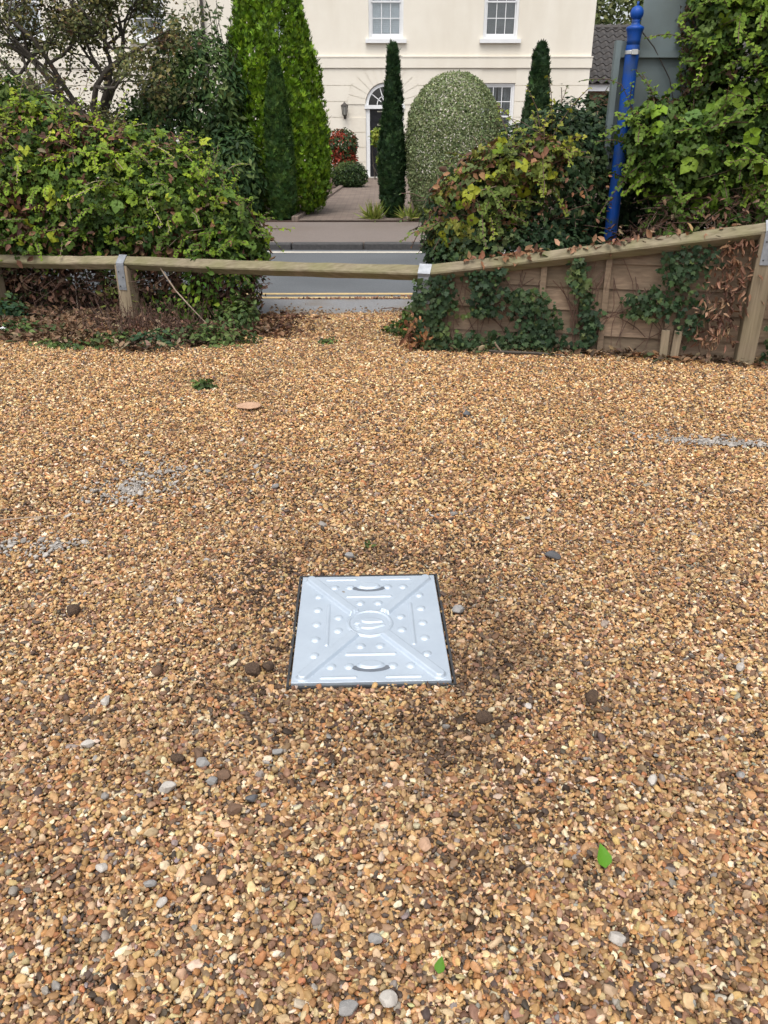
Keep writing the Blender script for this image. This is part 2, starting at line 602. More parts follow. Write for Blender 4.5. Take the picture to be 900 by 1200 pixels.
# raised earth bank behind the right-hand boards, flat verge behind the left rail
nx, ny = 61, 25
V = []
for i in range(nx):
    x = 0.30 + 5.3 * i / (nx - 1)
    for j in range(ny):
        t = j / (ny - 1)
        y = float(fence_y(x)) + 0.12 + t * 1.75
        rise = 0.12 + 0.42 * min(1, max(0, (x - 0.3) / 2.0))
        side = min(1, max(0, (x - 0.34) / 0.4))
        z = -0.02 + rise * side * (1 if t < .6 else max(0, 1 - (t - .6) / .4))
        if t == 0: z = min(z, rise * side * .8)
        V.append((x, y, z))
V = np.array(V)
V[:, 2] += (vnoise(V, 4, 9) - .5) * .06
idx = np.arange(nx * ny).reshape(nx, ny)
q = np.stack([idx[:-1, :-1], idx[1:, :-1], idx[1:, 1:], idx[:-1, 1:]], -1).reshape(-1, 4)
bank = link('earth_bank', tri_mesh('earth_bank', V, np.concatenate([q[:, [0, 1, 2]], q[:, [0, 2, 3]]]), M['earth'], smooth=True))
tag(bank, 'low dark earth bank behind the boarded fence', None, kind='structure')
nx, ny = 61, 21
V = []
for i in range(nx):
    x = -7 + 5.85 * i / (nx - 1)
    for j in range(ny):
        t = j / (ny - 1)
        y0 = float(fence_y(x)) - 0.16
        V.append((x, y0 + t * (7.36 - y0), 0.016 - .03 * max(0, (x + 1.5) / .35)))
V = np.array(V)
V[:, 2] += (vnoise(V, 4, 19) - .5) * .05 * np.clip((-1.15 - V[:, 0]) * 4, 0, 1)
idx = np.arange(nx * ny).reshape(nx, ny)
q = np.stack([idx[:-1, :-1], idx[1:, :-1], idx[1:, 1:], idx[:-1, 1:]], -1).reshape(-1, 4)
verge = link('verge', tri_mesh('verge', V, np.concatenate([q[:, [0, 1, 2]], q[:, [0, 2, 3]]]), M['earth'], smooth=True))
tag(verge, 'dark earth verge under the bramble behind the low rail', None, kind='structure')

# ------------------------------------------------------------------ pebbles (geometry nodes, uncountable)
PEB = np.array([(.55, .342, .158), (.68, .485, .280), (.45, .252, .110), (.205, .113, .062), (.41, .185, .075), (.095, .067, .051), (.30, .257, .22), (.78, .645, .465), (.31, .199, .118), (.35, .190, .122)])
PEBW = np.array([.21, .15, .15, .15, .05, .085, .03, .045, .08, .05])


def pebble_nodes(name, mat):
    ng = bpy.data.node_groups.new(name, 'GeometryNodeTree')
    ng.interface.new_socket('Geometry', in_out='INPUT', socket_type='NodeSocketGeometry')
    ng.interface.new_socket('Geometry', in_out='OUTPUT', socket_type='NodeSocketGeometry')
    N, L = ng.nodes, ng.links
    gi, go = N.new('NodeGroupInput'), N.new('NodeGroupOutput')
    join = N.new('GeometryNodeJoinGeometry')
    for k in range(4):
        ico = N.new('GeometryNodeMeshIcoSphere')
        ico.inputs['Radius'].default_value = 0.5
        ico.inputs['Subdivisions'].default_value = 2
        sp = N.new('GeometryNodeSetPosition')
        nz = N.new('ShaderNodeTexNoise')
        nz.noise_dimensions = '4D'
        nz.inputs['W'].default_value = 3.7 * k
        nz.inputs['Scale'].default_value = 1.7
        nz.inputs['Detail'].default_value = 1.0
        sub = N.new('ShaderNodeVectorMath')
        sub.operation = 'SUBTRACT'
        sub.inputs[1].default_value = (.5, .5, .5)
        scl = N.new('ShaderNodeVectorMath')
        scl.operation = 'SCALE'
        scl.inputs['Scale'].default_value = 0.95
        L.new(nz.outputs['Color'], sub.inputs[0])
        L.new(sub.outputs[0], scl.inputs[0])
        L.new(ico.outputs['Mesh'], sp.inputs['Geometry'])
        L.new(scl.outputs[0], sp.inputs['Offset'])
        ss = N.new('GeometryNodeSetShadeSmooth')
        L.new(sp.outputs[0], ss.inputs[0])
        sm = N.new('GeometryNodeSetMaterial')
        sm.inputs['Material'].default_value = mat
        L.new(ss.outputs[0], sm.inputs['Geometry'])
        g2 = N.new('GeometryNodeGeometryToInstance')
        L.new(sm.outputs[0], g2.inputs[0])
        L.new(g2.outputs[0], join.inputs[0])
    iop = N.new('GeometryNodeInstanceOnPoints')
    iop.inputs['Pick Instance'].default_value = True
    for nm, ty, sock in (('pvar', 'INT', 'Instance Index'), ('prot', 'FLOAT_VECTOR', 'Rotation'), ('pscl', 'FLOAT_VECTOR', 'Scale')):
        na = N.new('GeometryNodeInputNamedAttribute')
        na.data_type = ty
        na.inputs['Name'].default_value = nm
        if sock == 'Rotation':
            er = N.new('FunctionNodeEulerToRotation')
            L.new(na.outputs['Attribute'], er.inputs[0])
            L.new(er.outputs[0], iop.inputs[sock])
        else:
            L.new(na.outputs['Attribute'], iop.inputs[sock])
    L.new(gi.outputs[0], iop.inputs['Points'])
    L.new(join.outputs[0], iop.inputs['Instance'])
    L.new(iop.outputs[0], go.inputs[0])
    return ng


def pebble_mat():
    m = bpy.data.materials.new('pebble')
    nt, N, L, b = nodes_of(m)
    at = N.new('ShaderNodeAttribute')
    at.attribute_type = 'INSTANCER'
    at.attribute_name = 'pcol'
    b.inputs['Roughness'].default_value = 0.62
    b.inputs['Specular IOR Level'].default_value = 0.30
    tc = N.new('ShaderNodeTexCoord')
    n = N.new('ShaderNodeTexNoise')
    n.inputs['Scale'].default_value = 3.0
    n.inputs['Detail'].default_value = 4
    L.new(tc.outputs['Object'], n.inputs['Vector'])
    mr = N.new('ShaderNodeMapRange')
    mr.inputs['To Min'].default_value = 0.6
    mr.inputs['To Max'].default_value = 1.35
    L.new(n.outputs['Fac'], mr.inputs['Value'])
    vm = N.new('ShaderNodeVectorMath')
    vm.operation = 'SCALE'
    L.new(at.outputs['Color'], vm.inputs[0])
    L.new(mr.outputs[0], vm.inputs['Scale'])
    L.new(vm.outputs[0], b.inputs['Base Color'])
    return m


M['pebble'] = pebble_mat()
PEB_NG = pebble_nodes('pebbles', M['pebble'])


def pebble_cloud(name, P, S, C, label, flat=1.0, group=None):
    n = len(P)
    me = bpy.data.meshes.new(name)
    me.vertices.add(n)
    me.vertices.foreach_set('co', np.ascontiguousarray(P, dtype=np.float32).ravel())
    rot = np.stack([rng.normal(0, .45, n), rng.normal(0, .45, n), rng.uniform(0, 6.283, n)], -1)
    a = me.attributes.new('prot', 'FLOAT_VECTOR', 'POINT')
    a.data.foreach_set('vector', rot.astype(np.float32).ravel())
    sc = np.stack([S * rng.uniform(1.0, 1.75, n), S * rng.uniform(.75, 1.1, n), S * flat * rng.uniform(.5, .85, n)], -1)
    a = me.attributes.new('pscl', 'FLOAT_VECTOR', 'POINT')
    a.data.foreach_set('vector', sc.astype(np.float32).ravel())
    a = me.attributes.new('pvar', 'INT', 'POINT')
    a.data.foreach_set('value', rng.integers(0, 4, n).astype(np.int32))
    c4 = np.ones((n, 4), dtype=np.float32)
    c4[:, :3] = C
    a = me.attributes.new('pcol', 'FLOAT_COLOR', 'POINT')
    a.data.foreach_set('color', c4.ravel())
    me.materials.append(M['pebble'])
    o = link(name, me)
    md = o.modifiers.new('pebbles', 'NODES')
    md.node_group = PEB_NG
    tag(o, label, 'gravel', group, 'stuff')
    return o


COVER = (-0.0450, 2.105, 0.4585, 0.583)    # centre x, centre y, width, depth


def in_cover(x, y, m=0.007):
    dx, dy = x - COVER[0], y - COVER[1]
    u_, v_ = dx + .0317 * dy, dy - .0317 * dx
    return (np.abs(u_) < COVER[2] / 2 + m) & (np.abs(v_) < COVER[3] / 2 + m)


def yard_points(step, y0, y1, jit=.45):
    pts = []
    ys = np.arange(y0, y1, step * .866)
    for j, y in enumerate(ys):
        hw = 0.484 * (y * .8965 + .64) + .95
        xs = np.arange(-hw, hw, step) + (step / 2 if j % 2 else 0)
        pts.append(np.stack([xs, np.full(len(xs), y)], -1))
    P = np.concatenate(pts)
    P += rng.uniform(-jit, jit, P.shape) * step
    x, y = P[:, 0], P[:, 1]
    back = np.where((x > -1.02) & (x < 0.27), 6.62 + (vnoise(np.stack([x, x * 0, x * 0], -1), 4, 8) - .5) * .16, fence_y(x) - 0.02)
    back = np.where((x > -1.25) & (x <= -1.02), 6.2, back)
    keep = (y < back) & ~in_cover(x, y)
    return P[keep]


def dirt_patches(x, y):
    """how damp and dirty the stones are, 0 clean .. 1 dirty: dug-over soil round the cover and a few trodden patches"""
    Q = np.stack([x, y, x * 0], -1)
    n = vnoise(Q, 2.2, 21, 3)
    d = np.zeros(len(x))
    for cx, cy, rx, ry, a in ((.33, 2.05, .30, .45, .75), (.05, 1.66, .35, .22, .6), (-.42, 1.95, .24, .35, .45), (.0, 2.65, .5, .22, .4), (-.1, 3.3, .55, .4, .25),
                              (.15, 1.35, .4, .25, .25), (-.45, 2.55, .3, .25, .3), (.6, 2.5, .5, .5, .2)):
        d = np.maximum(d, a * np.exp(-(((x - cx) / rx) ** 2 + ((y - cy) / ry) ** 2)))
    n2 = vnoise(Q, 7.0, 23, 3)
    return np.clip(d * np.clip(2.4 * n2 - .55, 0, 1.3) + np.clip(n - .52, 0, 1) * 1.5, 0, 1)


def pebble_colours(x, y):
    n = len(x)
    c = PEB[rng.choice(len(PEB), n, p=PEBW / PEBW.sum())]
    c = c * rng.uniform(.7, 1.2, (n, 1)) * (1 + rng.normal(0, .05, (n, 3)))
    s = dirt_patches(x, y)[:, None]
    near = np.clip((2.2 - y) / 1.6, 0, 1)[:, None]      # stones by the camera are greyer and browner, those by the fence more golden
    c = c * (.90 - .10 * near)
    gold = np.clip((y - 2.4) / 2, 0, 1)[:, None]
    c = c * (1 + gold * np.array([.14, .12, .04]))
    dirt = np.array([.085, .052, .03])
    k = s * rng.uniform(.5, 1.1, (n, 1))
    k = np.clip(k, 0, .9)
    return np.clip(c * (1 - k) + dirt * k, .01, .85)


Pa = yard_points(0.0076, 0.46, 2.9)
Pb = yard_points(0.0104, 2.9, 6.8)
P2 = np.concatenate([Pa, Pb])
S = rng.lognormal(math.log(.0081), .33, len(P2))
S = np.clip(S, .0042, .018) * np.interp(P2[:, 1], [1.2, 2.2, 2.89, 2.91], [1.17, 1.0, 1.0, 1.15])
Z = gh(P2[:, 0], P2[:, 1]) + rng.uniform(-.006, .004, len(P2))
pebble_cloud('gravel', np.column_stack([P2, Z]), S, pebble_colours(P2[:, 0], P2[:, 1]), 'golden brown pea shingle covering the whole yard')
# loose top layer
Pc = yard_points(0.024, 0.40, 5.6, .5)
Pc = Pc[rng.random(len(Pc)) < .8]
S = np.clip(rng.lognormal(math.log(.0095), .33, len(Pc)), .0055, .019)
Z = gh(Pc[:, 0], Pc[:, 1]) + .006 + rng.uniform(-.002, .004, len(Pc))
pebble_cloud('gravel', np.column_stack([Pc, Z]), S, pebble_colours(Pc[:, 0], Pc[:, 1]), 'larger loose pebbles lying on top of the pea shingle')

# dark crumbs of dug soil round the cover
n = 3600
k = rng.integers(0, 7, n)
cen = np.array([(.36, 2.15, .10, .28), (.28, 1.72, .16, .12), (-.36, 1.86, .10, .16), (.12, 1.55, .22, .10), (.02, 2.56, .22, .08), (.20, 1.28, .12, .10), (-.42, 2.40, .10, .14)])[k]
x, y = cen[:, 0] + rng.normal(0, 1, n) * cen[:, 2], cen[:, 1] + rng.normal(0, 1, n) * cen[:, 3]
kp = ~in_cover(x, y, .016) & (vnoise(np.stack([x, y, x * 0], -1), 9, 33, 2) > .45)
x, y = x[kp], y[kp]
pebble_cloud('soil_crumbs', np.column_stack([x, y, gh(x, y) + .004 + rng.uniform(0, .004, len(x))]), np.clip(rng.lognormal(math.log(.0062), .5, len(x)), .003, .018),
             np.array([.06, .036, .022]) * rng.uniform(.5, 1.5, (len(x), 1)), 'dark soil crumbs spread round the steel cover')

# pale crushed grit showing through in worn patches
gp, gs, gc = [], [], []
for cx, cy, rx, ry, n in ((-1.10, 3.13, .20, .22, 330), (1.72, 3.70, .42, .055, 420), (-1.25, 2.63, .12, .10, 120), (-1.0, 3.35, .5, .45, 240), (1.5, 3.72, .5, .12, 110), (-1.45, 2.62, .25, .2, 110), (.3, 2.9, 1.6, .5, 50), (-.3, 1.5, 1.2, .6, 40)):
    a = rng.uniform(0, 6.283, n)
    r = np.abs(rng.normal(0, .55, n))
    x, y = cx + rx * r * np.cos(a), cy + ry * r * np.sin(a)
    gp.append(np.column_stack([x, y, gh(x, y) + .011]))
    gs.append(np.clip(rng.lognormal(math.log(.0085), .45, n), .004, .024))
    g = rng.uniform(.18, .44, (n, 1))
    gc.append(g * np.array([[1, .92, .84]]))
pebble_cloud('gravel', np.concatenate(gp), np.concatenate(gs), np.concatenate(gc), 'pale grey crushed grit showing in worn patches of the yard')
# crushed leaf-brown debris where the gravel meets the road
n = 700
x = rng.uniform(-1.0, .3, n)
y = 6.62 + np.abs(rng.normal(0, .18, n)) + (vnoise(np.stack([x, x * 0, x * 0], -1), 3, 4) - .3) * .3
gcol = np.array([.20, .13, .075]) * rng.uniform(.5, 1.6, (n, 1))
pebble_cloud('gravel', np.column_stack([x, y, np.full(n, -.030)]), np.clip(rng.lognormal(math.log(.012), .4, n), .006, .03), gcol, 'stray brown pebbles spilt onto the grey tarmac strip')
n = 260
x = rng.uniform(-1.0, .6, n)
y = 7.48 + np.abs(rng.normal(0, .05, n)) * np.clip((x + .6), 0, 1) * 2
gcol = np.array([.17, .09, .05]) * rng.uniform(.5, 1.6, (n, 1))
pebble_cloud('gravel', np.column_stack([x, y, np.full(n, -.044)]), np.clip(rng.lognormal(math.log(.016), .4, n), .006, .04), gcol, 'brown debris washed along the yellow road lines')

# ------------------------------------------------------------------ foliage tools
def tmpl(kind):
    """leaf templates: x across, y along, z up; length 1"""
    if kind == 'oval':
        v = [(0, 0, 0), (.25, .20, .07), (.29, .42, .09), (.15, .74, .03), (0, 1, -.07), (-.15, .74, .03), (-.29, .42, .09), (-.25, .20, .07), (0, .45, 0)]
        t = [(i, i + 1, 8) for i in range(7)] + [(7, 0, 8)]
    elif kind == 'lance':
        v = [(0, 0, 0), (.15, .4, .04), (0, 1, -.08), (-.15, .4, .04), (0, .45, 0)]
        t = [(0, 1, 4), (1, 2, 4), (2, 3, 4), (3, 0, 4)]
    elif kind == 'ivy':
        v = [(0, .25, 0), (.22, 0, -.02), (.48, .18, -.04), (.26, .40, .02), (.40, .66, -.03), (.15, .66, .02), (0, 1, -.05),
             (-.15, .66, .02), (-.40, .66, -.03), (-.26, .40, .02), (-.48, .18, -.04), (-.22, 0, -.02)]
        t = [(0, i, i + 1) for i in range(1, 11)] + [(0, 11, 1)]
    elif kind == 'small':
        v = [(0, 0, 0), (.28, .45, .05), (0, 1, 0), (-.28, .45, .05)]
        t = [(0, 1, 2), (0, 2, 3)]
    elif kind == 'needle':
        v = [(-.05, 0, 0), (.05, 0, 0), (0, 1, 0), (0, 0.05, -.06), (0, .9, .06)]
        t = [(0, 1, 2), (3, 1, 4)]
    elif kind == 'dead':
        v = [(0, 0, 0), (.25, .3, .16), (.18, .7, .22), (0, 1, .1), (-.2, .65, .18), (-.28, .3, .1), (0, .5, 0)]
        t = [(0, 1, 6), (1, 2, 6), (2, 3, 6), (3, 4, 6), (4, 5, 6), (5, 0, 6)]
    elif kind in ('tri', 'five', 'trilite'):
        base_v, base_t = tmpl('oval')
        if kind == 'trilite':
            base_v, base_t = [(0, 0, 0), (.29, .38, .08), (0, 1, -.07), (-.29, .38, .08), (0, .45, 0)], [(0, 1, 4), (1, 2, 4), (2, 3, 4), (3, 0, 4)]
        v, t = [], []
        spec = [(0, 1.0, .22), (65, .85, .10), (-65, .85, .10)]
        if kind == 'five':
            spec += [(118, .6, .02), (-118, .6, .02)]
        for ang, s, off in spec:
            b = len(v)
            ca, sa = math.cos(R(ang)), math.sin(R(ang))
            for p in base_v:
                x, y, z = p[0] * s * 1.15, p[1] * s * .62 + off, p[2] * s
                v.append((x * ca + y * sa, -x * sa + y * ca, z - .12 * (y ** 2)))
            t += [(b + i, b + j, b + k) for i, j, k in base_t]
        for k, (a, c) in enumerate(((-.012, 0), (.012, 0))):
            pass
    elif kind == 'spray3':
        v, t = [], []
        for ang, L0, w in ((0, 1, .095), (24, .78, .085), (-24, .78, .085)):
            b = len(v)
            ca, sa = math.cos(R(ang)), math.sin(R(ang))
            for x, y in ((-.03, .05), (.03, .05), (w, L0 * .6), (0, L0), (-w, L0 * .6)):
                v.append((x * ca + y * sa, -x * sa + y * ca, .06 * math.cos(R(ang * 3))))
            t += [(b, b + 1, b + 2), (b, b + 2, b + 4), (b + 2, b + 3, b + 4)]
    elif kind == 'spray':          # flat scaly conifer frond: a plume of narrow tongues
        v, t = [], []
        for ang, L0, w in ((0, 1, .085), (20, .82, .075), (-20, .82, .075), (40, .58, .065), (-40, .58, .065)):
            b = len(v)
            ca, sa = math.cos(R(ang)), math.sin(R(ang))
            for x, y in ((-.03, .05), (.03, .05), (w, L0 * .6), (0, L0), (-w, L0 * .6)):
                v.append((x * ca + y * sa, -x * sa + y * ca, .06 * math.cos(R(ang * 3))))
            t += [(b, b + 1, b + 2), (b, b + 2, b + 4), (b + 2, b + 3, b + 4)]
    return np.array(v, float), np.array(t, int)


def frames(Nrm, tip, twist=0.0):
    """orthonormal leaf frames from surface normals and preferred tip directions"""
    z = norm(Nrm)
    y = tip - z * np.sum(tip * z, axis=1, keepdims=True)
    y = norm(y)
    x = np.cross(y, z)
    return x, y, z


def leaves(P, Nrm, tip, size, col, kind, colvar=0.0, width=1.0):
    """arrays of a leaf mesh: positions (n,3), normals, tip directions, lengths, colours"""
    tv, tt = tmpl(kind)
    n = len(P)
    x, y, z = frames(Nrm, tip)
    s = np.asarray(size).reshape(-1, 1, 1)
    V = P[:, None, :] + s * (tv[None, :, 0:1] * width * x[:, None, :] + tv[None, :, 1:2] * y[:, None, :] + tv[None, :, 2:3] * z[:, None, :])
    T = (tt[None] + (np.arange(n) * len(tv))[:, None, None]).reshape(-1, 3)
    C = np.repeat(col, len(tv), axis=0)
    if colvar:
        C = C * (1 + rng.uniform(-colvar, colvar, (len(C), 1)))
    return V.reshape(-1, 3), T, np.clip(C, 0.003, .9)


def leaf_part(name, parent, mat, *a, kind_prop=None, **k):
    V, T, C = leaves(*a, **k)
    o = link(name, tri_mesh(name, V, T, mat, C), parent)
    if kind_prop:
        o['kind'] = kind_prop
    return o


def blob(ells, n, shell=(.7, 1.04), lump=.22, freq=2.2, seed=0, floor=0.0, back=.35, gap=0.0, gapf=3.0, inner=.66):
    """points and outward normals in the outer shell of a union of lumpy ellipsoids"""
    E = np.array([e[:6] for e in ells], float)
    w = E[:, 3] * E[:, 5] + E[:, 4] * E[:, 5] + E[:, 3] * E[:, 4]
    w = w / w.sum()
    outP, outN, got = [], [], 0
    for it in range(12):
        m = int(n * 1.6)
        k = rng.choice(len(E), m, p=w)
        d = norm(rng.normal(size=(m, 3)))
        c, r = E[k, :3], E[k, 3:6]
        rad = shell[0] + (shell[1] - shell[0]) * rng.random(m) ** .7
        lum = 1 + lump * 2 * (vnoise(c + d * r, freq, seed, 2) - .5)
        P = c + d * r * (rad * lum)[:, None]
        Nn = norm(d / r)
        ok = P[:, 2] > floor
        ok &= (Nn[:, 1] < .25) | (rng.random(m) < back)
        for j in range(len(E)):
            dj = np.linalg.norm((P - E[j, :3]) / E[j, 3:6], axis=1)
            ok &= (dj > inner) | (k == j)
        if gap:
            ok &= (vnoise(P, gapf, seed + 31, 2) > gap) | (rng.random(m) < .25)
        outP.append(P[ok])
        outN.append(Nn[ok])
        got += ok.sum()
        if got >= n:
            break
    return np.concatenate(outP)[:n], np.concatenate(outN)[:n]


def mixcol(P, palette, weights, seed=0, freq=2.0, jitter=.25, patch=.6):
    """palette pick that forms patches as well as single odd leaves"""
    pal = np.array(palette, float)
    cw = np.cumsum(np.array(weights, float) / np.sum(weights))
    u = vnoise(P, freq, seed + 77, 2)
    u = np.argsort(np.argsort(u)) / max(1, len(u) - 1)
    r = rng.random(len(P))
    u = np.where(rng.random(len(P)) < patch, u, r)
    k = np.minimum(np.searchsorted(cw, u), len(pal) - 1)
    return pal[k] * rng.uniform(1 - jitter, 1 + jitter, (len(P), 1)) * (1 + rng.normal(0, .05, (len(P), 3)))


def jitterN(Nn, amt, up=.3):
    return norm(Nn + rng.normal(0, amt, Nn.shape) + np.array([0, 0, up]))


def rand_tip(n, droop=.4):
    t = norm(rng.normal(size=(n, 3)))
    t[:, 2] -= droop
    return t


def canes(ells, n, length=(.5, 1.3), r=(.002, .004), seed=0, down=.5, floor=.0):
    """arching bramble stems through a mass"""
    b = MB()
    P, Nn = blob(ells, n, shell=(.55, 1.05), seed=seed, floor=floor, back=.2)
    for p, nn in zip(P, Nn):
        L0 = random.uniform(*length)
        d = Vector((random.gauss(0, 1), random.gauss(-.2, .5), random.gauss(.3, .7))).normalized()
        p = Vector(p)
        rr = random.uniform(*r)
        pts = [p]
        for k in range(7):
            d = (d + Vector((random.gauss(0, .15), random.gauss(0, .15), random.gauss(0, .12) - down * .18))).normalized()
            q = pts[-1] + d * L0 / 7
            if q.z < .02: q.z = .02
            if min(((q.x - e[0]) / e[3]) ** 2 + ((q.y - e[1]) / e[4]) ** 2 + ((q.z - e[2]) / e[5]) ** 2 for e in ells) > 1.45: break
            pts.append(q)
        if len(pts) > 2:
            b.tube(pts, [rr * (1 - .08 * k) for k in range(len(pts))], n=4, cap=False)
    return b


def shoots(ells, n, seed, pal, wts, length=(.25, .6), per=13, size=.075, floor=.4, out=.55, droop=.32, lump=.3, freq=3.0, back=.15, top=.6):
    """arching leafy shoots that grow out of a mass: arrays for leaves() and a mesh of their stems"""
    P0, N0 = blob(ells, n, shell=(.80, 1.02), seed=seed, floor=floor, lump=lump, freq=freq, back=back)
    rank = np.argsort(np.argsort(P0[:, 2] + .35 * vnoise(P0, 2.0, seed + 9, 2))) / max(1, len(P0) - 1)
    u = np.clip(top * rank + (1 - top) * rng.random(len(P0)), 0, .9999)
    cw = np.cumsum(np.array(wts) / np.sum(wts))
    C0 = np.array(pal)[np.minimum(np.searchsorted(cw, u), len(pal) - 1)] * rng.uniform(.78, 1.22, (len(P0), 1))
    st = MB()
    P, Nn, Tp, Sz, C = [], [], [], [], []
    for p0, n0, c0 in zip(P0, N0, C0):
        d = norm((n0 * out + rng.normal(0, .55, 3) + np.array([0, -.15, .25]))[None])[0]
        L0 = rng.uniform(*length)
        p = p0 - n0 * .08
        pts = [p.copy()]
        k = per
        for j in range(k):
            d = norm((d + np.array([0, 0, -droop / k * 2.2]) + rng.normal(0, .10, 3))[None])[0]
            p = p + d * L0 / k
            if p[2] < floor - .12: break
            pts.append(p.copy())
            side = norm(np.cross(d, n0 + rng.normal(0, .3, 3))[None])[0] * (1 if j % 2 else -1)
            f = (j + 1) / k
            P.append(p)
            Tp.append(side * .9 + d * .6 + np.array([0, 0, -.35]))
            Nn.append(n0 * .7 + np.array([0, -.15, .75]) + rng.normal(0, .33, 3))
            Sz.append(size * (1.05 - .55 * f) * rng.uniform(.7, 1.25))
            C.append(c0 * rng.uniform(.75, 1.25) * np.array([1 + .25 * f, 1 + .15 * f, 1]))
        if len(pts) > 2:
            st.tube(pts[::2] if len(pts) > 4 else pts, [.0028] * len(pts[::2] if len(pts) > 4 else pts), n=4, cap=False)
    return (np.array(P), norm(np.array(Nn)), norm(np.array(Tp)), np.array(Sz), np.array(C)), st


LEAF_ME = {}


def bramble_leaf_mesh(colour, variant):
    """one compound bramble leaf as a mesh of its own, shared between alike leaves"""
    key = (colour, variant)
    if key not in LEAF_ME:
        tv, tt = tmpl('five' if variant % 2 else 'tri')
        tv = tv.copy()
        r = np.random.default_rng(variant)
        tv[:, 2] += r.normal(0, .03, len(tv))
        c = np.tile(np.array(colour), (len(tv), 1)) * r.uniform(.8, 1.2, (len(tv), 1))
        LEAF_ME[key] = tri_mesh('leaf', tv, tt, M['leaf'], c)
    return LEAF_ME[key]


def big_leaves(parent, P, Nn, size, colours):
    x, y, z = frames(norm(Nn + rng.normal(0, .35, Nn.shape) + np.array([0, -.25, .25])), rand_tip(len(P), .7))
    off = parent.location
    for i in range(len(P)):
        me = bramble_leaf_mesh(colours[rng.integers(len(colours))], int(rng.integers(6)))
        o = bpy.data.objects.new('leaf', me)
        COL.objects.link(o)
        o.parent = parent
        s = size * rng.uniform(.7, 1.25)
        m = Matrix((( x[i][0], y[i][0], z[i][0]), (x[i][1], y[i][1], z[i][1]), (x[i][2], y[i][2], z[i][2])))
        o.rotation_euler = m.to_euler()
        o.scale = (s, s, s)
        o.location = Vector(P[i]) - off


# ------------------------------------------------------------------ house across the road
HY = 23.4
house = thing('house', 'large cream rendered house with white sash windows across the road', 'house', (0, HY + 4, 0))
WX = [-9.05, -5.95, -2.95, 0.05, 2.95]           # window axes
HX0, HX1 = -13.0, 5.31


def fill_poly(outer, holes, y, name, mat, parent, depth):
    """flat wall with holes, plus the reveals going back by depth"""
    bm = bmesh.new()
    edges = []
    for loop in [outer] + holes:
        vs = [bm.verts.new((x, y, z)) for x, z in loop]
        es = [bm.edges.new((vs[i], vs[(i + 1) % len(vs)])) for i in range(len(vs))]
        edges += es
    bmesh.ops.triangle_fill(bm, use_beauty=True, use_dissolve=False, edges=edges)
    for loop in holes + [outer]:
        a = [bm.verts.new((x, y, z)) for x, z in loop]
        b = [bm.verts.new((x, y + depth, z)) for x, z in loop]
        for i in range(len(a)):
            j = (i + 1) % len(a)
            bm.faces.new((a[i], a[j], b[j], b[i]))
    bmesh.ops.remove_doubles(bm, verts=bm.verts, dist=1e-5)
    bmesh.ops.recalc_face_normals(bm, faces=bm.faces)
    me = bpy.data.meshes.new(name)
    bm.to_mesh(me)
    bm.free()
    me.materials.append(mat)
    return link(name, me, parent)


def rect(x0, x1, z0, z1):
    return [(x0, z0), (x1, z0), (x1, z1), (x0, z1)]


DX, DW, SPR = 0.02, 0.50, 1.80                     # door axis, half width, arch springing
arch = [(DX - DW, 0.02), (DX + DW, 0.02)] + [(DX + DW * math.cos(a), SPR + DW * math.sin(a)) for a in np.linspace(0, math.pi, 25)]
holes = [arch]
UP = [(x - .44, x + .44, 3.28, 4.92) for x in WX]
DN = [(x - .44, x + .44, 0.75, 2.30) for x in (-9.05, -5.95, 2.97)]
for x0, x1, z0, z1 in UP + DN:
    holes.append(rect(x0, x1, z0, z1))
fill_poly(rect(HX0, HX1, -0.1, 5.9), holes, HY, 'wall', M['stucco'], house, 0.22)
MB().box(HX0, HX1, HY + 1.2, HY + 8, -.1, 5.9).build('rear_wall', M['stucco'], house)
MB().box(HX1 - .25, HX1 - .002, HY + .222, HY + 1.2, -.1, 5.898).build('side_wall', M['stucco'], house)
# dark rooms behind the openings
MB().box(HX0 + .1, HX1 - .3, HY + .9, HY + 1.19, 0, 5.8).build('room_wall', M['room_dark'], house)
MB().box(HX0 + .1, HX1 - .3, HY + .24, HY + .89, 2.55, 2.75).build('room_floor', M['room_dark'], house)
roof = MB()
roof.add([(HX0 - .3, HY - .35, 5.9), (HX1 + .3, HY - .35, 5.9), (HX1 + .3, HY + 8.3, 5.9), (HX0 - .3, HY + 8.3, 5.9), (HX0 + 3.5, HY + 4, 7.9), (HX1 - 3.5, HY + 4, 7.9)],
         [(0, 1, 5, 4), (1, 2, 5), (2, 3, 4, 5), (3, 0, 4), (3, 2, 1, 0)])
roof.build('roof', M['roof_tile'], house)
# string course with a small drip ledge
MB().box(HX0, HX1 + .03, HY - .045, HY - .002, 2.64, 2.87).build('string_course', M['stucco'], house)
MB().box(HX0, HX1 + .045, HY - .056, HY - .003, 2.872, 2.90).build('string_ledge', M['stucco'], house)
# rusticated courses of the ground floor, cut round the arch ring and the windows
RING = 0.98
zs = [0.06, 0.42, 0.78, 1.14, 1.50, 1.87, 2.24, 2.625]


def ringx(z):
    dz = z - SPR
    if dz <= 0: return DW + .0
    return math.sqrt(max(0.0, RING ** 2 - dz ** 2)) if dz < RING else 0.0


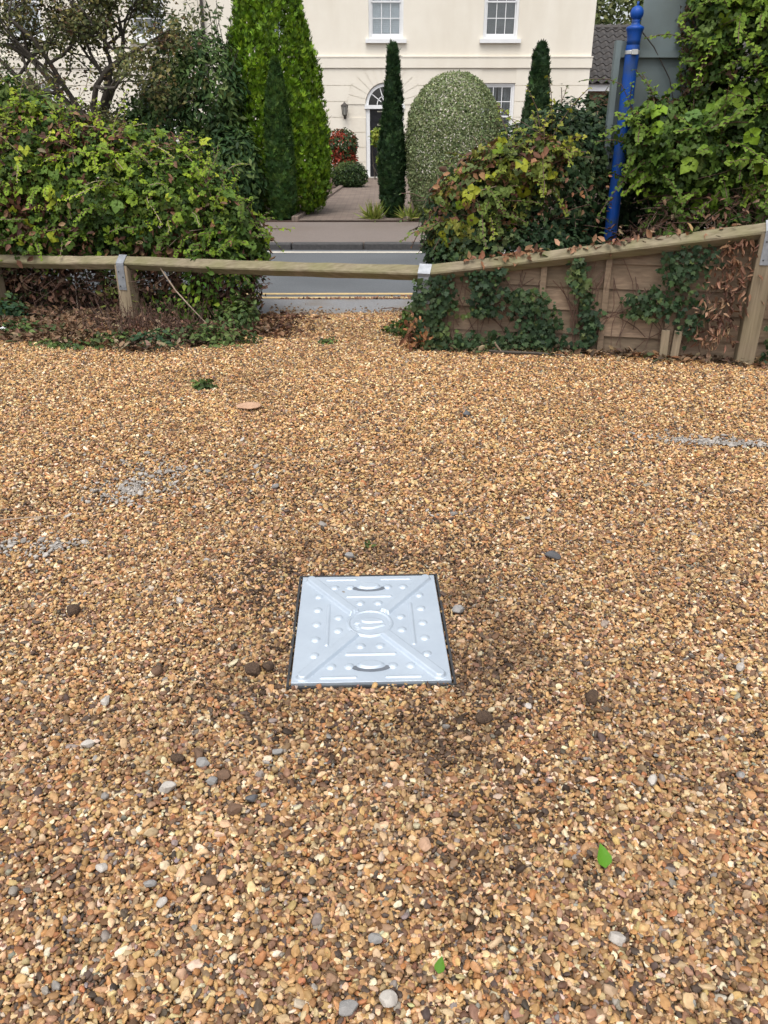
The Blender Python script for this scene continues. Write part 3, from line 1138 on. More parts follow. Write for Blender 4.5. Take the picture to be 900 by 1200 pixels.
for a, b_ in zip(zs[:-1], zs[1:]):
    z0, z1 = a + .009, b_ - .009
    segs = []
    cuts = sorted([(x0, x1) for x0, x1, w0, w1 in DN if w0 < z1 and w1 > z0])
    xs = HX0
    # left of the door
    for x0, x1 in cuts:
        if x1 < DX:
            segs.append((xs, x0 - .002, None)); xs = x1 + .002
    if z0 >= SPR - .3:
        ra, rb = max(ringx(z0), ringx(max(z0, SPR)) if z1 > SPR else DW), ringx(z1)
        if z1 <= SPR: ra = rb = DW + .0
        elif z0 < SPR: ra = RING; rb = ringx(z1)
    else:
        ra = rb = DW
    c = MB()
    c.prism([(xs, z0), (DX - ra - .004, z0), (DX - rb - .004, z1), (xs, z1)], HY - .014, HY - .001)
    for s0, s1, _ in segs:
        c.prism(rect(s0, s1, z0, z1), HY - .014, HY - .001)
    xs = None
    right = [(x0, x1) for x0, x1 in cuts if x0 > DX]
    if right:
        c.prism([(DX + ra + .004, z0), (right[0][0] - .002, z0), (right[0][0] - .002, z1), (DX + rb + .004, z1)], HY - .014, HY - .001)
        c.prism(rect(right[0][1] + .002, HX1, z0, z1), HY - .014, HY - .001)
    else:
        c.prism([(DX + ra + .004, z0), (HX1, z0), (HX1, z1), (DX + rb + .004, z1)], HY - .014, HY - .001)
    c.build('stone_course', M['stucco'], house)
for k in range(13):                                  # radiating blocks of the arch
    a0, a1 = math.pi * k / 13 + .009, math.pi * (k + 1) / 13 - .009
    ro = min(RING - .01, (2.615 - SPR) / max(.01, math.sin((a0 + a1) / 2)))
    poly = [(DX + (DW + .015) * math.cos(a0), SPR + (DW + .015) * math.sin(a0)), (DX + ro * math.cos(a0), SPR + min(ro * math.sin(a0), .815)),
            (DX + ro * math.cos(a1), SPR + min(ro * math.sin(a1), .815)), (DX + (DW + .015) * math.cos(a1), SPR + (DW + .015) * math.sin(a1))]
    MB().prism(poly, HY - .016, HY - .001).build('arch_block', M['stucco'], house)


def sash_window(x0, x1, z0, z1, blind, cols=3, rows=4):
    w = MB().box(x0 + .0, x0 + .06, HY + .05, HY + .14, z0, z1).box(x1 - .06, x1, HY + .05, HY + .14, z0, z1)
    w.box(x0 + .06, x1 - .06, HY + .05, HY + .14, z1 - .06, z1).box(x0 + .06, x1 - .06, HY + .05, HY + .14, z0, z0 + .05)
    win = w.build('window', M['white_paint'], house)
    MB().box(x0 - .08, x1 + .08, HY - .09, HY + .05, z0 - .09, z0 - .003).build('sill', M['white_paint'], win)
    xi0, xi1, zi0, zi1 = x0 + .063, x1 - .063, z0 + .052, z1 - .062
    zm = (zi0 + zi1) / 2
    for za, zb, yo in ((zi0, zm + .02, .085), (zm - .02, zi1, .065)):
        s = MB().box(xi0, xi0 + .035, HY + yo, HY + yo + .018, za, zb).box(xi1 - .035, xi1, HY + yo, HY + yo + .018, za, zb)
        s.box(xi0 + .035, xi1 - .035, HY + yo, HY + yo + .018, za, za + (.07 if yo > .07 else .035)).box(xi0 + .035, xi1 - .035, HY + yo, HY + yo + .018, zb - .035, zb)
        s.build('sash', M['white_paint'], win)
        g0, g1, h0, h1 = xi0 + .035, xi1 - .035, za + (.07 if yo > .07 else .035), zb - .035
        for c in range(1, cols):
            xx = g0 + (g1 - g0) * c / cols
            MB().box(xx - .009, xx + .009, HY + yo + .001, HY + yo + .016, h0, h1).build('glazing_bar', M['white_paint'], win)
        for r in range(1, rows // 2):
            zz = h0 + (h1 - h0) * r / (rows // 2)
            MB().box(g0, g1, HY + yo + .002, HY + yo + .015, zz - .009, zz + .009).build('glazing_bar', M['white_paint'], win)
        for c in range(cols):
            for r in range(rows // 2):
                a0, a1 = g0 + (g1 - g0) * c / cols + .0095, g0 + (g1 - g0) * (c + 1) / cols - .0095
                b0, b1 = h0 + (h1 - h0) * r / (rows // 2) + .0095, h0 + (h1 - h0) * (r + 1) / (rows // 2) - .0095
                MB().box(a0, a1, HY + yo + .006, HY + yo + .010, b0, b1).build('pane', M['pane_glass'], win)
    if blind == 'curtain':
        b = MB()
        for sx in (0, 1):
            n = 14
            for k in range(n):
                xa = xi0 + (k + sx * (n + 2)) * (xi1 - xi0) / (2 * n + 2)
                b.box(xa, xa + (xi1 - xi0) / (2 * n + 2), HY + .15 + .02 * math.sin(k * 1.7), HY + .16 + .02 * math.sin(k * 1.7), zi0, zi1)
        b.build('curtain', M['curtain'], win)
    elif blind:
        n = int((zi1 - zi0) / .045)
        sl = MB()
        for k in range(n):
            zc = zi0 + .03 + k * .045
            sl.obox(((xi0 + xi1) / 2, HY + .13, zc), ((xi1 - xi0) / 2 - .01, 0, 0), (0, .006, -.021), (0, .0008, .0004))
        sl.build('blind', M[blind], win)
    return win


def glass_mat():
    m = bpy.data.materials.new('pane_glass')
    nt, N, L, b = nodes_of(m)
    N.remove(b)
    tr = N.new('ShaderNodeBsdfTransparent')
    tr.inputs[0].default_value = (.86, .89, .9, 1)
    gl = N.new('ShaderNodeBsdfGlossy')
    gl.inputs['Roughness'].default_value = .04
    mx = N.new('ShaderNodeMixShader')
    mx.inputs[0].default_value = .10
    L.new(tr.outputs[0], mx.inputs[1])
    L.new(gl.outputs[0], mx.inputs[2])
    L.new(mx.outputs[0], N['Material Output'].inputs['Surface'])
    return m


M['pane_glass'] = glass_mat()
for i, (x0, x1, z0, z1) in enumerate(UP):
    sash_window(x0, x1, z0, z1, ['blind_white', 'blind_grey', 'blind_white', 'blind_white', 'blind_grey'][i])
for x0, x1, z0, z1 in DN:
    sash_window(x0, x1, z0, z1, 'curtain', 3, 4)

# front door in its arch
fr = MB()
for s in (-1, 1):
    xx = DX + s * (DW - .055)
    fr.box(min(xx - .05, xx + .05), max(xx - .05, xx + .05), HY + .02, HY + .15, 0.03, SPR - .10)
fr.box(DX - DW - .03, DX + DW + .03, HY - .03, HY + .16, SPR - .10, SPR - .01)
ring_o, ring_i = DW - .004, DW - .075
aa = np.linspace(0, math.pi, 25)
for k in range(24):
    poly = [(DX + ring_i * math.cos(aa[k]), SPR - .008 + ring_i * math.sin(aa[k])), (DX + ring_o * math.cos(aa[k]), SPR - .008 + ring_o * math.sin(aa[k])),
            (DX + ring_o * math.cos(aa[k + 1]), SPR - .008 + ring_o * math.sin(aa[k + 1])), (DX + ring_i * math.cos(aa[k + 1]), SPR - .008 + ring_i * math.sin(aa[k + 1]))]
    fr.prism(poly, HY + .03, HY + .12)
dframe = fr.build('door_frame', M['white_paint'], house)
fan = MB()
for a in (36, 72, 108, 144):
    c, s = math.cos(R(a)), math.sin(R(a))
    mid = Vector((DX + .27 * c, HY + .07, SPR + .27 * s))
    fan.obox(mid, (.16 * c, 0, .16 * s), (0, .012, 0), (-.011 * s, 0, .011 * c))
for k in range(16):
    a0, a1 = math.pi * k / 16, math.pi * (k + 1) / 16
    for r in (.20,):
        p0 = Vector((DX + r * math.cos(a0), HY + .069, SPR + r * math.sin(a0)))
        p1 = Vector((DX + r * math.cos(a1), HY + .069, SPR + r * math.sin(a1)))
        d = (p1 - p0) / 2
        nrm = Vector((d.z, 0, -d.x)).normalized() * .010
        fan.obox((p0 + p1) / 2, d * 1.05, (0, .011, 0), nrm)
fan.build('fanlight_bar', M['white_paint'], dframe)
pane = [(DX + (ring_i - .002) * math.cos(a), SPR - .006 + (ring_i - .002) * math.sin(a)) for a in aa]
MB().prism(pane, HY + .082, HY + .086).build('fanlight_pane', M['pane_glass'], dframe)
DI = DW - .108
door = MB().box(DX - DI, DX + DI, HY + .075, HY + .12, 0.05, SPR - .105).build('door', M['black_paint'], house)
for (z0, z1) in ((.18, .62), (.80, 1.28), (1.40, 1.60)):
    for s in (-1, 1):
        x0, x1 = sorted((DX + s * .05, DX + s * (DI - .07)))
        m = MB()
        m.box(x0, x1, HY + .062, HY + .0748, z0, z0 + .018).box(x0, x1, HY + .062, HY + .0748, z1 - .018, z1)
        m.box(x0, x0 + .018, HY + .0622, HY + .0748, z0 + .018, z1 - .018).box(x1 - .018, x1, HY + .0622, HY + .0748, z0 + .018, z1 - .018)
        m.build('door_panel', M['black_paint'], door)
MB().box(DX - .20, DX + .06, HY + .055, HY + .0745, 1.30, 1.345).build('letterbox', M['brass'], door)
MB().box(DX - .20, DX + .06, HY + .055, HY + .0745, 1.625, 1.65).build('name_plate', M['brass'], door)
MB().lathe([(.006, -.02), (.022, -.015), (.026, 0), (.02, .012), (.004, .016)], 12, (DX - DI + .07, HY + .055, 1.18)).build('handle', M['brass'], door, smooth=True)
MB().box(DX - DW - .02, DX + DW + .02, HY - .30, HY + .07, 0.0, 0.048).build('door_step', pmat('step_stone', (.45, .43, .40), (.36, .34, .31), rough=.8), house)
pipe = MB().tube([(-4.55, HY - .07, .0), (-4.55, HY - .07, 5.85)], [.038, .038], 10)
for z in (.6, 2.45, 4.3):
    pipe.tube([(-4.55, HY - .07, z - .04), (-4.55, HY - .07, z + .04)], [.05, .05], 10)
pipe.build('downpipe', M['black_iron'], house, smooth=False)

# lantern beside the door
lan = thing('wall_lantern', 'small black coach lantern on the cream wall left of the door', 'lantern', (-1.03, HY - .12, 1.55))
lx, ly = -1.03, HY - .14
MB().lathe([(.012, .30), (.03, .27), (.095, .225), (.10, .21), (.09, .208)], 6, (lx, ly, 1.56)).build('cap', M['black_iron'], lan)
cage = MB()
for k in range(6):
    a = math.pi / 3 * k
    cage.tube([(lx + .085 * math.cos(a), ly + .085 * math.sin(a), 1.768), (lx + .055 * math.cos(a), ly + .055 * math.sin(a), 1.56)], [.007, .007], 4)
cage.build('cage', M['black_iron'], lan)
MB().lathe([(.05, 0), (.078, .206)], 6, (lx, ly, 1.56)).build('glass', M['lamp_glass'], lan)
MB().lathe([(.015, -.05), (.03, -.035), (.062, -.01), (.062, 0)], 6, (lx, ly, 1.559)).build('base', M['black_iron'], lan)
MB().tube([(lx, ly, 1.50), (lx, ly + .06, 1.47), (lx, HY - .02, 1.53)], [.010, .010, .012], 6).box(lx - .03, lx + .03, HY - .022, HY - .0145, 1.46, 1.62).build('bracket', M['black_iron'], lan)

# ------------------------------------------------------------------ low brick building with pantiles behind the house corner
out = thing('brick_building', 'low brick building with dark pantiled roof behind the cream house', 'building', (9, 31, 0))
EY, EZ, RY, RZ = 30.0, 2.55, 32.6, 4.35
wl = MB().box(4.8, 13.5, EY + .35, EY + 5.2, -.1, 2.42).build('wall', M['brick_wall'], out)
planar_uv(wl.data, 0, 2)
MB().box(4.7, 13.6, EY + .02, EY + .06, 2.30, 2.52).build('fascia', M['fascia'], out)
MB().box(7.75, 8.25, EY + .33, EY + .36, 1.2, 1.95).build('window', M['room_dark'], out)
rf = MB().add([(4.7, EY - .05, EZ - .05), (13.6, EY - .05, EZ - .05), (13.6, RY, RZ - .07), (4.7, RY, RZ - .07), (13.6, RY * 2 - EY, EZ - .05), (4.7, RY * 2 - EY, EZ - .05)],
              [(0, 1, 2, 3), (3, 2, 4, 5)]).build('roof', M['roof_tile'], out)
# one pantile: an S-curve plate
pv, pf = [], []
NT, TW, TL = 8, 0.30, 0.37
for j in range(2):
    for i in range(NT + 1):
        u = i / NT
        pv.append((u * TW, j * TL, .045 * math.sin(u * 2 * math.pi) + (.028 if j == 0 else 0)))
for i in range(NT + 1):
    pv.append((pv[i][0], pv[i][1], pv[i][2] - .022))
for i in range(NT):
    pf.append((i, i + 1, NT + 2 + i, NT + 1 + i))
    pf.append((2 * NT + 2 + i, 2 * NT + 3 + i, i + 1, i))
tile_me = MB().add(pv, pf).mesh('roof_tile', M['roof_tile'], smooth=False)
slope = math.atan2(RZ - EZ, RY - EY)
nrows = int(math.hypot(RZ - EZ, RY - EY) / .33)
ncols = 17
for j in range(nrows + 1):
    for i in range(ncols):
        s = j * .33 - .06
        o = link('roof_tile', tile_me, rf, (5.2 + i * TW, EY + s * math.cos(slope), EZ + .02 + s * math.sin(slope) + random.uniform(0, .008)))
        o.rotation_euler.x = slope
MB().tube([(4.7, RY, RZ - .02), (13.6, RY, RZ - .02)], [.11, .11], 8).build('ridge', M['roof_tile'], rf)

# ------------------------------------------------------------------ trees and shrubs across the road
def column_pts(cx, cy, prof, n, seed, lump=.12, freq=4.0, shell=(.72, 1.05), back=.4):
    """points on a lumpy upright body: prof = [(z, radius)...]"""
    zs = np.array([p[0] for p in prof]); rs = np.array([p[1] for p in prof])
    zz = np.linspace(zs[0], zs[-1], 400)
    w = np.interp(zz, zs, rs) + .02
    z = rng.choice(zz, n * 2, p=w / w.sum()) + rng.uniform(-.01, .01, n * 2)
    a = rng.uniform(0, 2 * math.pi, n * 2)
    keep = (np.sin(a) < .3) | (rng.random(n * 2) < back)
    z, a = z[keep][:n], a[keep][:n]
    rad = np.interp(z, zs, rs) * (shell[0] + (shell[1] - shell[0]) * rng.random(len(z)) ** .6)
    d = np.stack([np.cos(a), np.sin(a), z * 0], -1)
    Q = np.array([cx, cy, 0]) + d * rad[:, None] + np.array([0, 0, 1]) * z[:, None]
    rad = rad * (1 + lump * 2 * (vnoise(Q * np.array([1, 1, .45]), freq, seed, 2) - .5))
    P = np.array([cx, cy, 0]) + d * rad[:, None] + np.array([0, 0, 1]) * z[:, None]
    return P, d


def conifer(name, label, cat, cx, cy, prof, n, pal, wts, size, seed, lean=.35, lump=.12, freq=4.0, width=1.0, mat='needle', group=None, trunk=.05, plumes=0):
    t = thing(name, label, cat, (cx, cy, .03), group)
    P, d = column_pts(cx, cy, prof, n if not plumes else plumes, seed, lump, freq, **({} if not plumes else {'shell': (.80, .98)}))
    bright = None
    if plumes:                                        # upright flame-shaped plumes standing on the cone
        k = np.repeat(np.arange(len(P)), n // len(P))
        L0 = rng.uniform(.17, .34, len(P))[k]
        h = rng.random(len(k))
        a = rng.uniform(0, 2 * math.pi, len(k))
        rad = L0 * .30 * np.sqrt(np.clip(1 - (h * 1.05 - .18) ** 2, 0, 1)) * (1 - .75 * h)
        axis = norm(d * .22 + np.array([0, 0, 1]))[k]
        e1 = norm(np.cross(axis, d[k]))
        e2 = np.cross(axis, e1)
        rv = e1 * np.cos(a)[:, None] + e2 * np.sin(a)[:, None]
        keep = np.sum(rv * d[k], axis=1) > -.35
        P = (P[k] + axis * ((h - .4) * L0)[:, None] + rv * rad[:, None])[keep]
        d = norm(rv * .8 + d[k] * .6)[keep]
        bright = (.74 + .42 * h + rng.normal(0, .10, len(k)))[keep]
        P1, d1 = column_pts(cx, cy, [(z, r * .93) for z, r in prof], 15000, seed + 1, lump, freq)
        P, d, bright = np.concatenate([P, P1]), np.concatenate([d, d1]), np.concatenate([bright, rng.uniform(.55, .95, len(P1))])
    tip = norm(d * lean + np.array([0, 0, 1]) + rng.normal(0, .22, d.shape))
    Nn = norm(d + rng.normal(0, .5, d.shape))
    C = mixcol(P, pal, wts, seed, 5.0, .3, .5)
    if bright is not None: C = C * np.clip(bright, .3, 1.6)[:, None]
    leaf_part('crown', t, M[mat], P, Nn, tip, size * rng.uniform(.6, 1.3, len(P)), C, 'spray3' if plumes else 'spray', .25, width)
    MB().tube([(cx, cy, .0), (cx, cy, prof[-1][0] * .55), (cx, cy, prof[-1][0] * .93)], [trunk, trunk * .7, trunk * .2], 7).build('trunk', M['bark'], t)
    return t


conifer('conifer', 'broad yellow green conifer with feathery sprays beside the garden path', 'tree', -1.76, 14.25,
        [(.04, .58), (.25, .80), (.7, .88), (1.3, .83), (2.2, .66), (3.0, .50), (3.8, .37), (4.6, .22), (5.2, .03)], 32400,
        [(.085, .165, .008), (.125, .225, .010), (.18, .29, .014), (.06, .12, .010)], [.32, .38, .18, .12], .08, 41, lump=.10, freq=4.0, width=1.35, lean=.3, plumes=1200)
conifer('cypress', 'dark narrow cypress in front of the yellow green conifer', 'tree', -1.60, 13.32,
        [(.04, .13), (.3, .19), (.8, .20), (1.4, .165), (1.9, .10), (2.22, .02)], 6000,
        [(.026, .062, .014), (.042, .090, .018), (.07, .125, .022)], [.42, .38, .2], .085, 42, width=1.4)
conifer('columnar_yew', 'tall slim dark green yew column in front of the black door', 'tree', .135, 13.5,
        [(.04, .10), (.25, .17), (.8, .195), (1.1, .175), (1.5, .125), (2.0, .09), (2.3, .065), (2.43, .03)], 6000,
        [(.016, .040, .014), (.026, .058, .018), (.042, .08, .026)], [.5, .35, .15], .075, 43, lump=.3, freq=6, width=1.5)
yew2 = conifer('columnar_yew', 'slim dark green yew column rising behind the ivy hedge', 'tree', 2.34, 13.6,
               [(.04, .14), (.4, .20), (1.0, .21), (1.6, .165), (2.0, .13), (2.3, .09), (2.44, .03)], 6000,
               [(.016, .040, .014), (.026, .058, .018), (.042, .08, .026)], [.5, .35, .15], .075, 44, lump=.34, freq=5, width=1.5)
P, d = column_pts(2.16, 13.5, [(.5, .10), (1.2, .12), (1.62, .03)], 1500, 45)
leaf_part('side_shoot', yew2, M['needle'], P, norm(d + rng.normal(0, .5, d.shape)), norm(d * .3 + np.array([0, 0, 1]) + rng.normal(0, .2, d.shape)), .06 * rng.uniform(.6, 1.3, len(P)),
          mixcol(P, [(.016, .040, .014), (.03, .06, .02)], [.6, .4], 5), 'spray', .2)

# clipped variegated dome
dome = thing('domed_shrub', 'clipped pale variegated dome shrub beside the garden path', 'shrub', (1.07, 13.45, .03))
P, d = column_pts(1.07, 13.45, [(.05, .50), (.3, .62), (.7, .70), (1.1, .72), (1.45, .69), (1.68, .61), (1.86, .49), (1.99, .34), (2.06, .19), (2.08, .03)], 44000, 51, lump=.06, freq=5, shell=(.86, 1.03))
Nn = norm(d + np.array([0, 0, .0]) + np.clip((P[:, 2:3] - 1.2), 0, 1) * np.array([0, 0, 1.6]))
C = mixcol(P, [(.15, .19, .08), (.28, .32, .17), (.21, .25, .11), (.34, .38, .22), (.10, .13, .055)], [.30, .26, .32, .03, .09], 52, 9, .2, .25)
leaf_part('crown', dome, M['leaf'], P, jitterN(Nn, .55, .1), rand_tip(len(P), -.4), .034 * rng.uniform(.7, 1.3, len(P)), C, 'small', .15, 1.2)
MB().tube([(1.07, 13.45, 0), (1.07, 13.45, 1.2)], [.06, .03], 7).build('trunk', M['bark'], dome)


def shrub(name, label, cat, ells, n, kind, size, pal, wts, seed, base, mat='leaf', floor=.05, gap=.0, droop=.5, nj=.55, up=.35, lump=.22, stems=16, width=1.0, stem_mat='bark', freq=2.2, back=.3, shell=(.62, 1.06), patch=.5, cfreq=2.5):
    t = thing(name, label, cat, base)
    P, Nn = blob(ells, n, shell=shell, seed=seed, floor=floor, gap=gap, lump=lump, freq=freq, back=back)
    C = mixcol(P, pal, wts, seed, cfreq, .28, patch)
    leaf_part('foliage', t, M[mat], P, jitterN(Nn, nj, up), rand_tip(len(P), droop), size * rng.uniform(.6, 1.3, len(P)), C, kind, .12, width)
    b = MB()
    for k in range(stems):
        e = ells[k % len(ells)]
        tip = Vector((e[0] + random.gauss(0, .45) * e[3], e[1] + random.gauss(0, .45) * e[4], e[2] + random.uniform(.1, .8) * e[5]))
        p0 = Vector((base[0] + random.gauss(0, .1), base[1] + random.gauss(0, .08), base[2]))
        mid = (p0 + tip) / 2 + Vector((random.gauss(0, .08), random.gauss(0, .08), .1))
        b.tube([p0, mid, tip], [.018, .011, .004], 5)
    b.build('stem', M[stem_mat], t)
    return t


laurel = shrub('laurel', 'dark green drooping leaved laurel left of the yellow green conifer', 'shrub',
      [(-3.05, 13.75, 1.15, .85, .6, .95), (-2.65, 13.5, 1.75, .55, .5, .75), (-3.75, 13.9, .95, .8, .6, .8), (-2.35, 13.3, .75, .5, .45, .7), (-3.1, 13.7, 2.05, .42, .4, .55)],
      15000, 'lance', .115, [(.03, .065, .022), (.055, .10, .03), (.09, .145, .04), (.14, .19, .06)], [.34, .34, .24, .08], 61, (-3.0, 13.7, .02), gap=.34, droop=.9, up=.5, width=1.25)
# upright whippy shoots over the laurel
b = MB()
Ps, Ts = [], []
for k in range(34):
    x0, z0 = random.uniform(-3.5, -2.25), random.uniform(1.9, 2.45)
    p = Vector((x0, 13.7 + random.uniform(-.3, .3), z0))
    d = Vector((random.gauss(0, .35), random.gauss(0, .2), 1)).normalized()
    L0 = random.uniform(.35, .85)
    pts = [p + d * L0 * s + Vector((.06 * s * s * random.uniform(-1, 1), 0, 0)) for s in (0, .35, .7, 1)]
    b.tube(pts, [.007, .006, .004, .002], 4, cap=False)
    for j in range(16):
        s = random.uniform(.15, 1)
        Ps.append(p + d * L0 * s)
        Ts.append((random.gauss(0, 1), random.gauss(0, 1), random.uniform(-.3, .9)))
b.build('shoot', M['bark'], laurel)
Ps, Ts = np.array(Ps), norm(np.array(Ts))
leaf_part('shoot_leaves', laurel, M['leaf'], Ps, norm(rng.normal(0, .6, Ps.shape) + np.array([0, -.4, .6])), Ts, .10 * rng.uniform(.6, 1.3, len(Ps)),
          mixcol(Ps, [(.05, .085, .032), (.09, .13, .05), (.13, .16, .07)], [.4, .4, .2], 63), 'lance', .1, 1.2)

# open-crowned garden tree with crooked limbs, its leaves sparse enough to show the house
tree = thing('garden_tree', 'crooked old fruit tree with sparse olive leaves at top left', 'tree', (-4.42, 13.4, .03))
bt = MB()
LP, LD = [], []


def limb(p, d, L0, r, depth):
    pts, rad = [p], [r]
    n = 5
    for k in range(n):
        d = (d + Vector((random.gauss(0, .22), random.gauss(0, .16), random.gauss(.02, .18)))).normalized()
        pts.append(pts[-1] + d * L0 / n)
        rad.append(r * (1 - .55 * (k + 1) / n))
    bt.tube(pts, rad, 6 if r > .02 else 4, cap=False)
    if depth <= 0:
        for q in pts[1:]:
            for _ in range(24):
                LP.append(q + Vector((random.gauss(0, .08), random.gauss(0, .08), random.gauss(0, .08))))
                LD.append((random.gauss(0, 1), random.gauss(0, 1), random.gauss(-.3, .7)))
        return
    for k in range(5 if depth > 1 else 4):
        i = random.randint(2, n)
        a = Vector((random.gauss(0, 1), random.gauss(0, .6), random.gauss(.25, .6)))
        dd = (d * .5 + a.normalized() * .9).normalized()
        limb(pts[i], dd, L0 * random.uniform(.5, .75), rad[i] * .7, depth - 1)


base = Vector((-4.30, 13.4, .0))
fork = Vector((-4.36, 13.4, 1.35))
bt.tube([base, base + Vector((.05, 0, .5)), base + Vector((-.05, .02, 1.0)), fork], [.12, .10, .09, .08], 8)
for d, L0, r in (((-.15, 0, 1), 1.5, .055), ((.75, -.1, .62), 1.5, .055), ((-.75, .1, .75), 1.7, .055), ((-1.0, -.2, .35), 1.9, .05), ((.35, .1, .95), 1.6, .05), ((.95, .05, .28), 1.3, .04), ((-.5, -.2, 1), 1.8, .05), ((-1, .1, .7), 2.3, .05)):
    limb(fork + Vector((random.gauss(0, .03), 0, random.uniform(-.12, .1))), Vector(d).normalized(), L0, r, 2)
bt.build('trunk', M['bark'], tree, smooth=True)
LP, LD = np.array([tuple(p) for p in LP]), norm(np.array(LD))
kp = vnoise(LP, 1.6, 71, 2) > .30
LP, LD = LP[kp], LD[kp]
C = mixcol(LP, [(.10, .115, .045), (.15, .15, .055), (.07, .085, .035), (.21, .18, .06), (.14, .085, .05)], [.32, .28, .2, .14, .06], 72, 2, .3, .4)
leaf_part('crown', tree, M['leaf'], LP, norm(rng.normal(0, .6, LP.shape) + np.array([0, -.3, .7])), LD, .062 * rng.uniform(.6, 1.3, len(LP)), C, 'oval', .1)

shrub('red_shrub', 'upright shrub with red and green leaves against the house wall', 'shrub',
      [(-.98, 21.0, .88, .36, .3, .38), (-.95, 21.0, .55, .3, .28, .36)], 3600, 'small', .075,
      [(.30, .05, .025), (.18, .04, .02), (.04, .07, .025), (.07, .10, .03)], [.32, .18, .3, .2], 81, (-.95, 21.0, .03), patch=.75, cfreq=3.5)
shrub('box_shrub', 'low rounded dark green shrub beside the path near the door', 'shrub',
      [(-.80, 19.9, .30, .40, .33, .30)], 3600, 'small', .06, [(.03, .055, .02), (.05, .085, .025), (.08, .12, .03)], [.45, .35, .2], 82, (-.80, 19.9, .03), stems=5)
shrub('slender_shrub', 'slender lime leaved shrub standing in front of the black door', 'shrub',
      [(-.20, 22.4, 1.05, .13, .12, .2), (-.12, 22.4, .5, .08, .08, .14)], 420, 'oval', .09, [(.20, .26, .03), (.12, .19, .03), (.28, .32, .05)], [.5, .3, .2], 83, (-.16, 22.4, .04), stems=3)


def grass_tuft(label, x, y, n, h, pal):
    t = thing('grass_tuft', label, 'grass tuft', (x, y, .03), 'lime grass tufts at the foot of the yew')
    a = rng.uniform(0, 6.283, n)
    d = np.stack([np.cos(a), np.sin(a), np.zeros(n)], -1)
    P = np.array([x, y, .03]) + d * rng.uniform(0, .09, (n, 1))
    tip = norm(d * rng.uniform(.0, 1.2, (n, 1)) + rng.normal(0, .2, (n, 3)) + np.array([0, 0, 1]))
    leaf_part('blades', t, M['leaf'], P, norm(rng.normal(size=(n, 3))), tip, h * rng.uniform(.4, 1.2, n), mixcol(P, pal, [.5, .3, .2], 3), 'lance', .1, .28)


LIME = [(.20, .24, .045), (.13, .18, .035), (.28, .29, .07)]
grass_tuft('lime grass tuft left of the yew column by the path', -.155, 13.28, 160, .30, LIME)
grass_tuft('lime grass tuft between the yew column and the dome', .40, 13.2, 130, .26, LIME)

# pale tree far behind the pantiled roof
far = thing('background_tree', 'pale olive tree rising far behind the pantiled roof', 'tree', (11.6, 46, 0))
MB().tube([(11.6, 46, -.1), (11.6, 46, 3.0), (11.4, 46, 5.5)], [.3, .22, .1], 8).build('trunk', M['bark'], far)
P, Nn = blob([(11.2, 46, 6.2, 2.6, 2, 2.4), (13.2, 46.5, 6.0, 2.4, 2, 2.2), (9.4, 46.3, 5.6, 2.2, 2, 1.9), (11.8, 46, 8.0, 2.2, 2, 1.8)], 12000, seed=91, lump=.3, freq=.9)
leaf_part('crown', far, M['leaf'], P, jitterN(Nn, .5, .4), rand_tip(len(P), .2), .24 * rng.uniform(.6, 1.3, len(P)),
          mixcol(P, [(.13, .155, .055), (.19, .21, .085), (.085, .105, .04)], [.4, .35, .25], 92, 1.2), 'oval', .1)

# ------------------------------------------------------------------ low timber fence: diamond rails in notched posts
FP = [(-4.55, 7.20, .375), (-3.26, 6.80, .405), (-2.03, 6.42, .448), (.286, 5.60, .508), (2.385, 5.17, .835), (4.45, 4.76, 1.15)]   # x, y, rail axis height
M['post_wood'].node_tree.nodes['Mapping'].inputs['Scale'].default_value = (26, 26, 1.2)
fence = thing('post_and_rail_fence', 'low weathered fence of mossy diamond rails on notched timber posts', 'fence', (.286, 5.6, 0))
D = .0505
for i in range(len(FP) - 1):
    a, b_ = Vector(FP[i]), Vector(FP[i + 1])
    e = (b_ - a).normalized()
    hz = Vector((e.y, -e.x, 0)).normalized()        # towards the camera
    upv = hz.cross(e) * -1
    if upv.z < 0: upv = -upv
    a2, b2 = a + e * .004, b_ - e * .004
    n = 24
    vs, fs = [], []
    for k in range(n + 1):
        c = a2.lerp(b2, k / n)
        sag = Vector((0, 0, -.006 * math.sin(math.pi * k / n)))
        w = D * (1 + .03 * math.sin(k * 1.3 + i * 2) + random.uniform(-.015, .015))
        tw = .04 * math.sin(k * .35 + i)
        for ang in (0, 90, 180, 270):
            for off in (-7, 7):
                an = R(ang + off) + tw
                vs.append(c + sag + (hz * math.cos(an) + upv * math.sin(an)) * w)
    for k in range(n):
        for j in range(8):
            j2 = (j + 1) % 8
            fs.append((k * 8 + j, k * 8 + j2, (k + 1) * 8 + j2, (k + 1) * 8 + j))
    fs += [tuple(range(8))[::-1], tuple(n * 8 + j for j in range(8))]
    MB().add(vs, fs).build('rail', M['rail_wood'], fence)
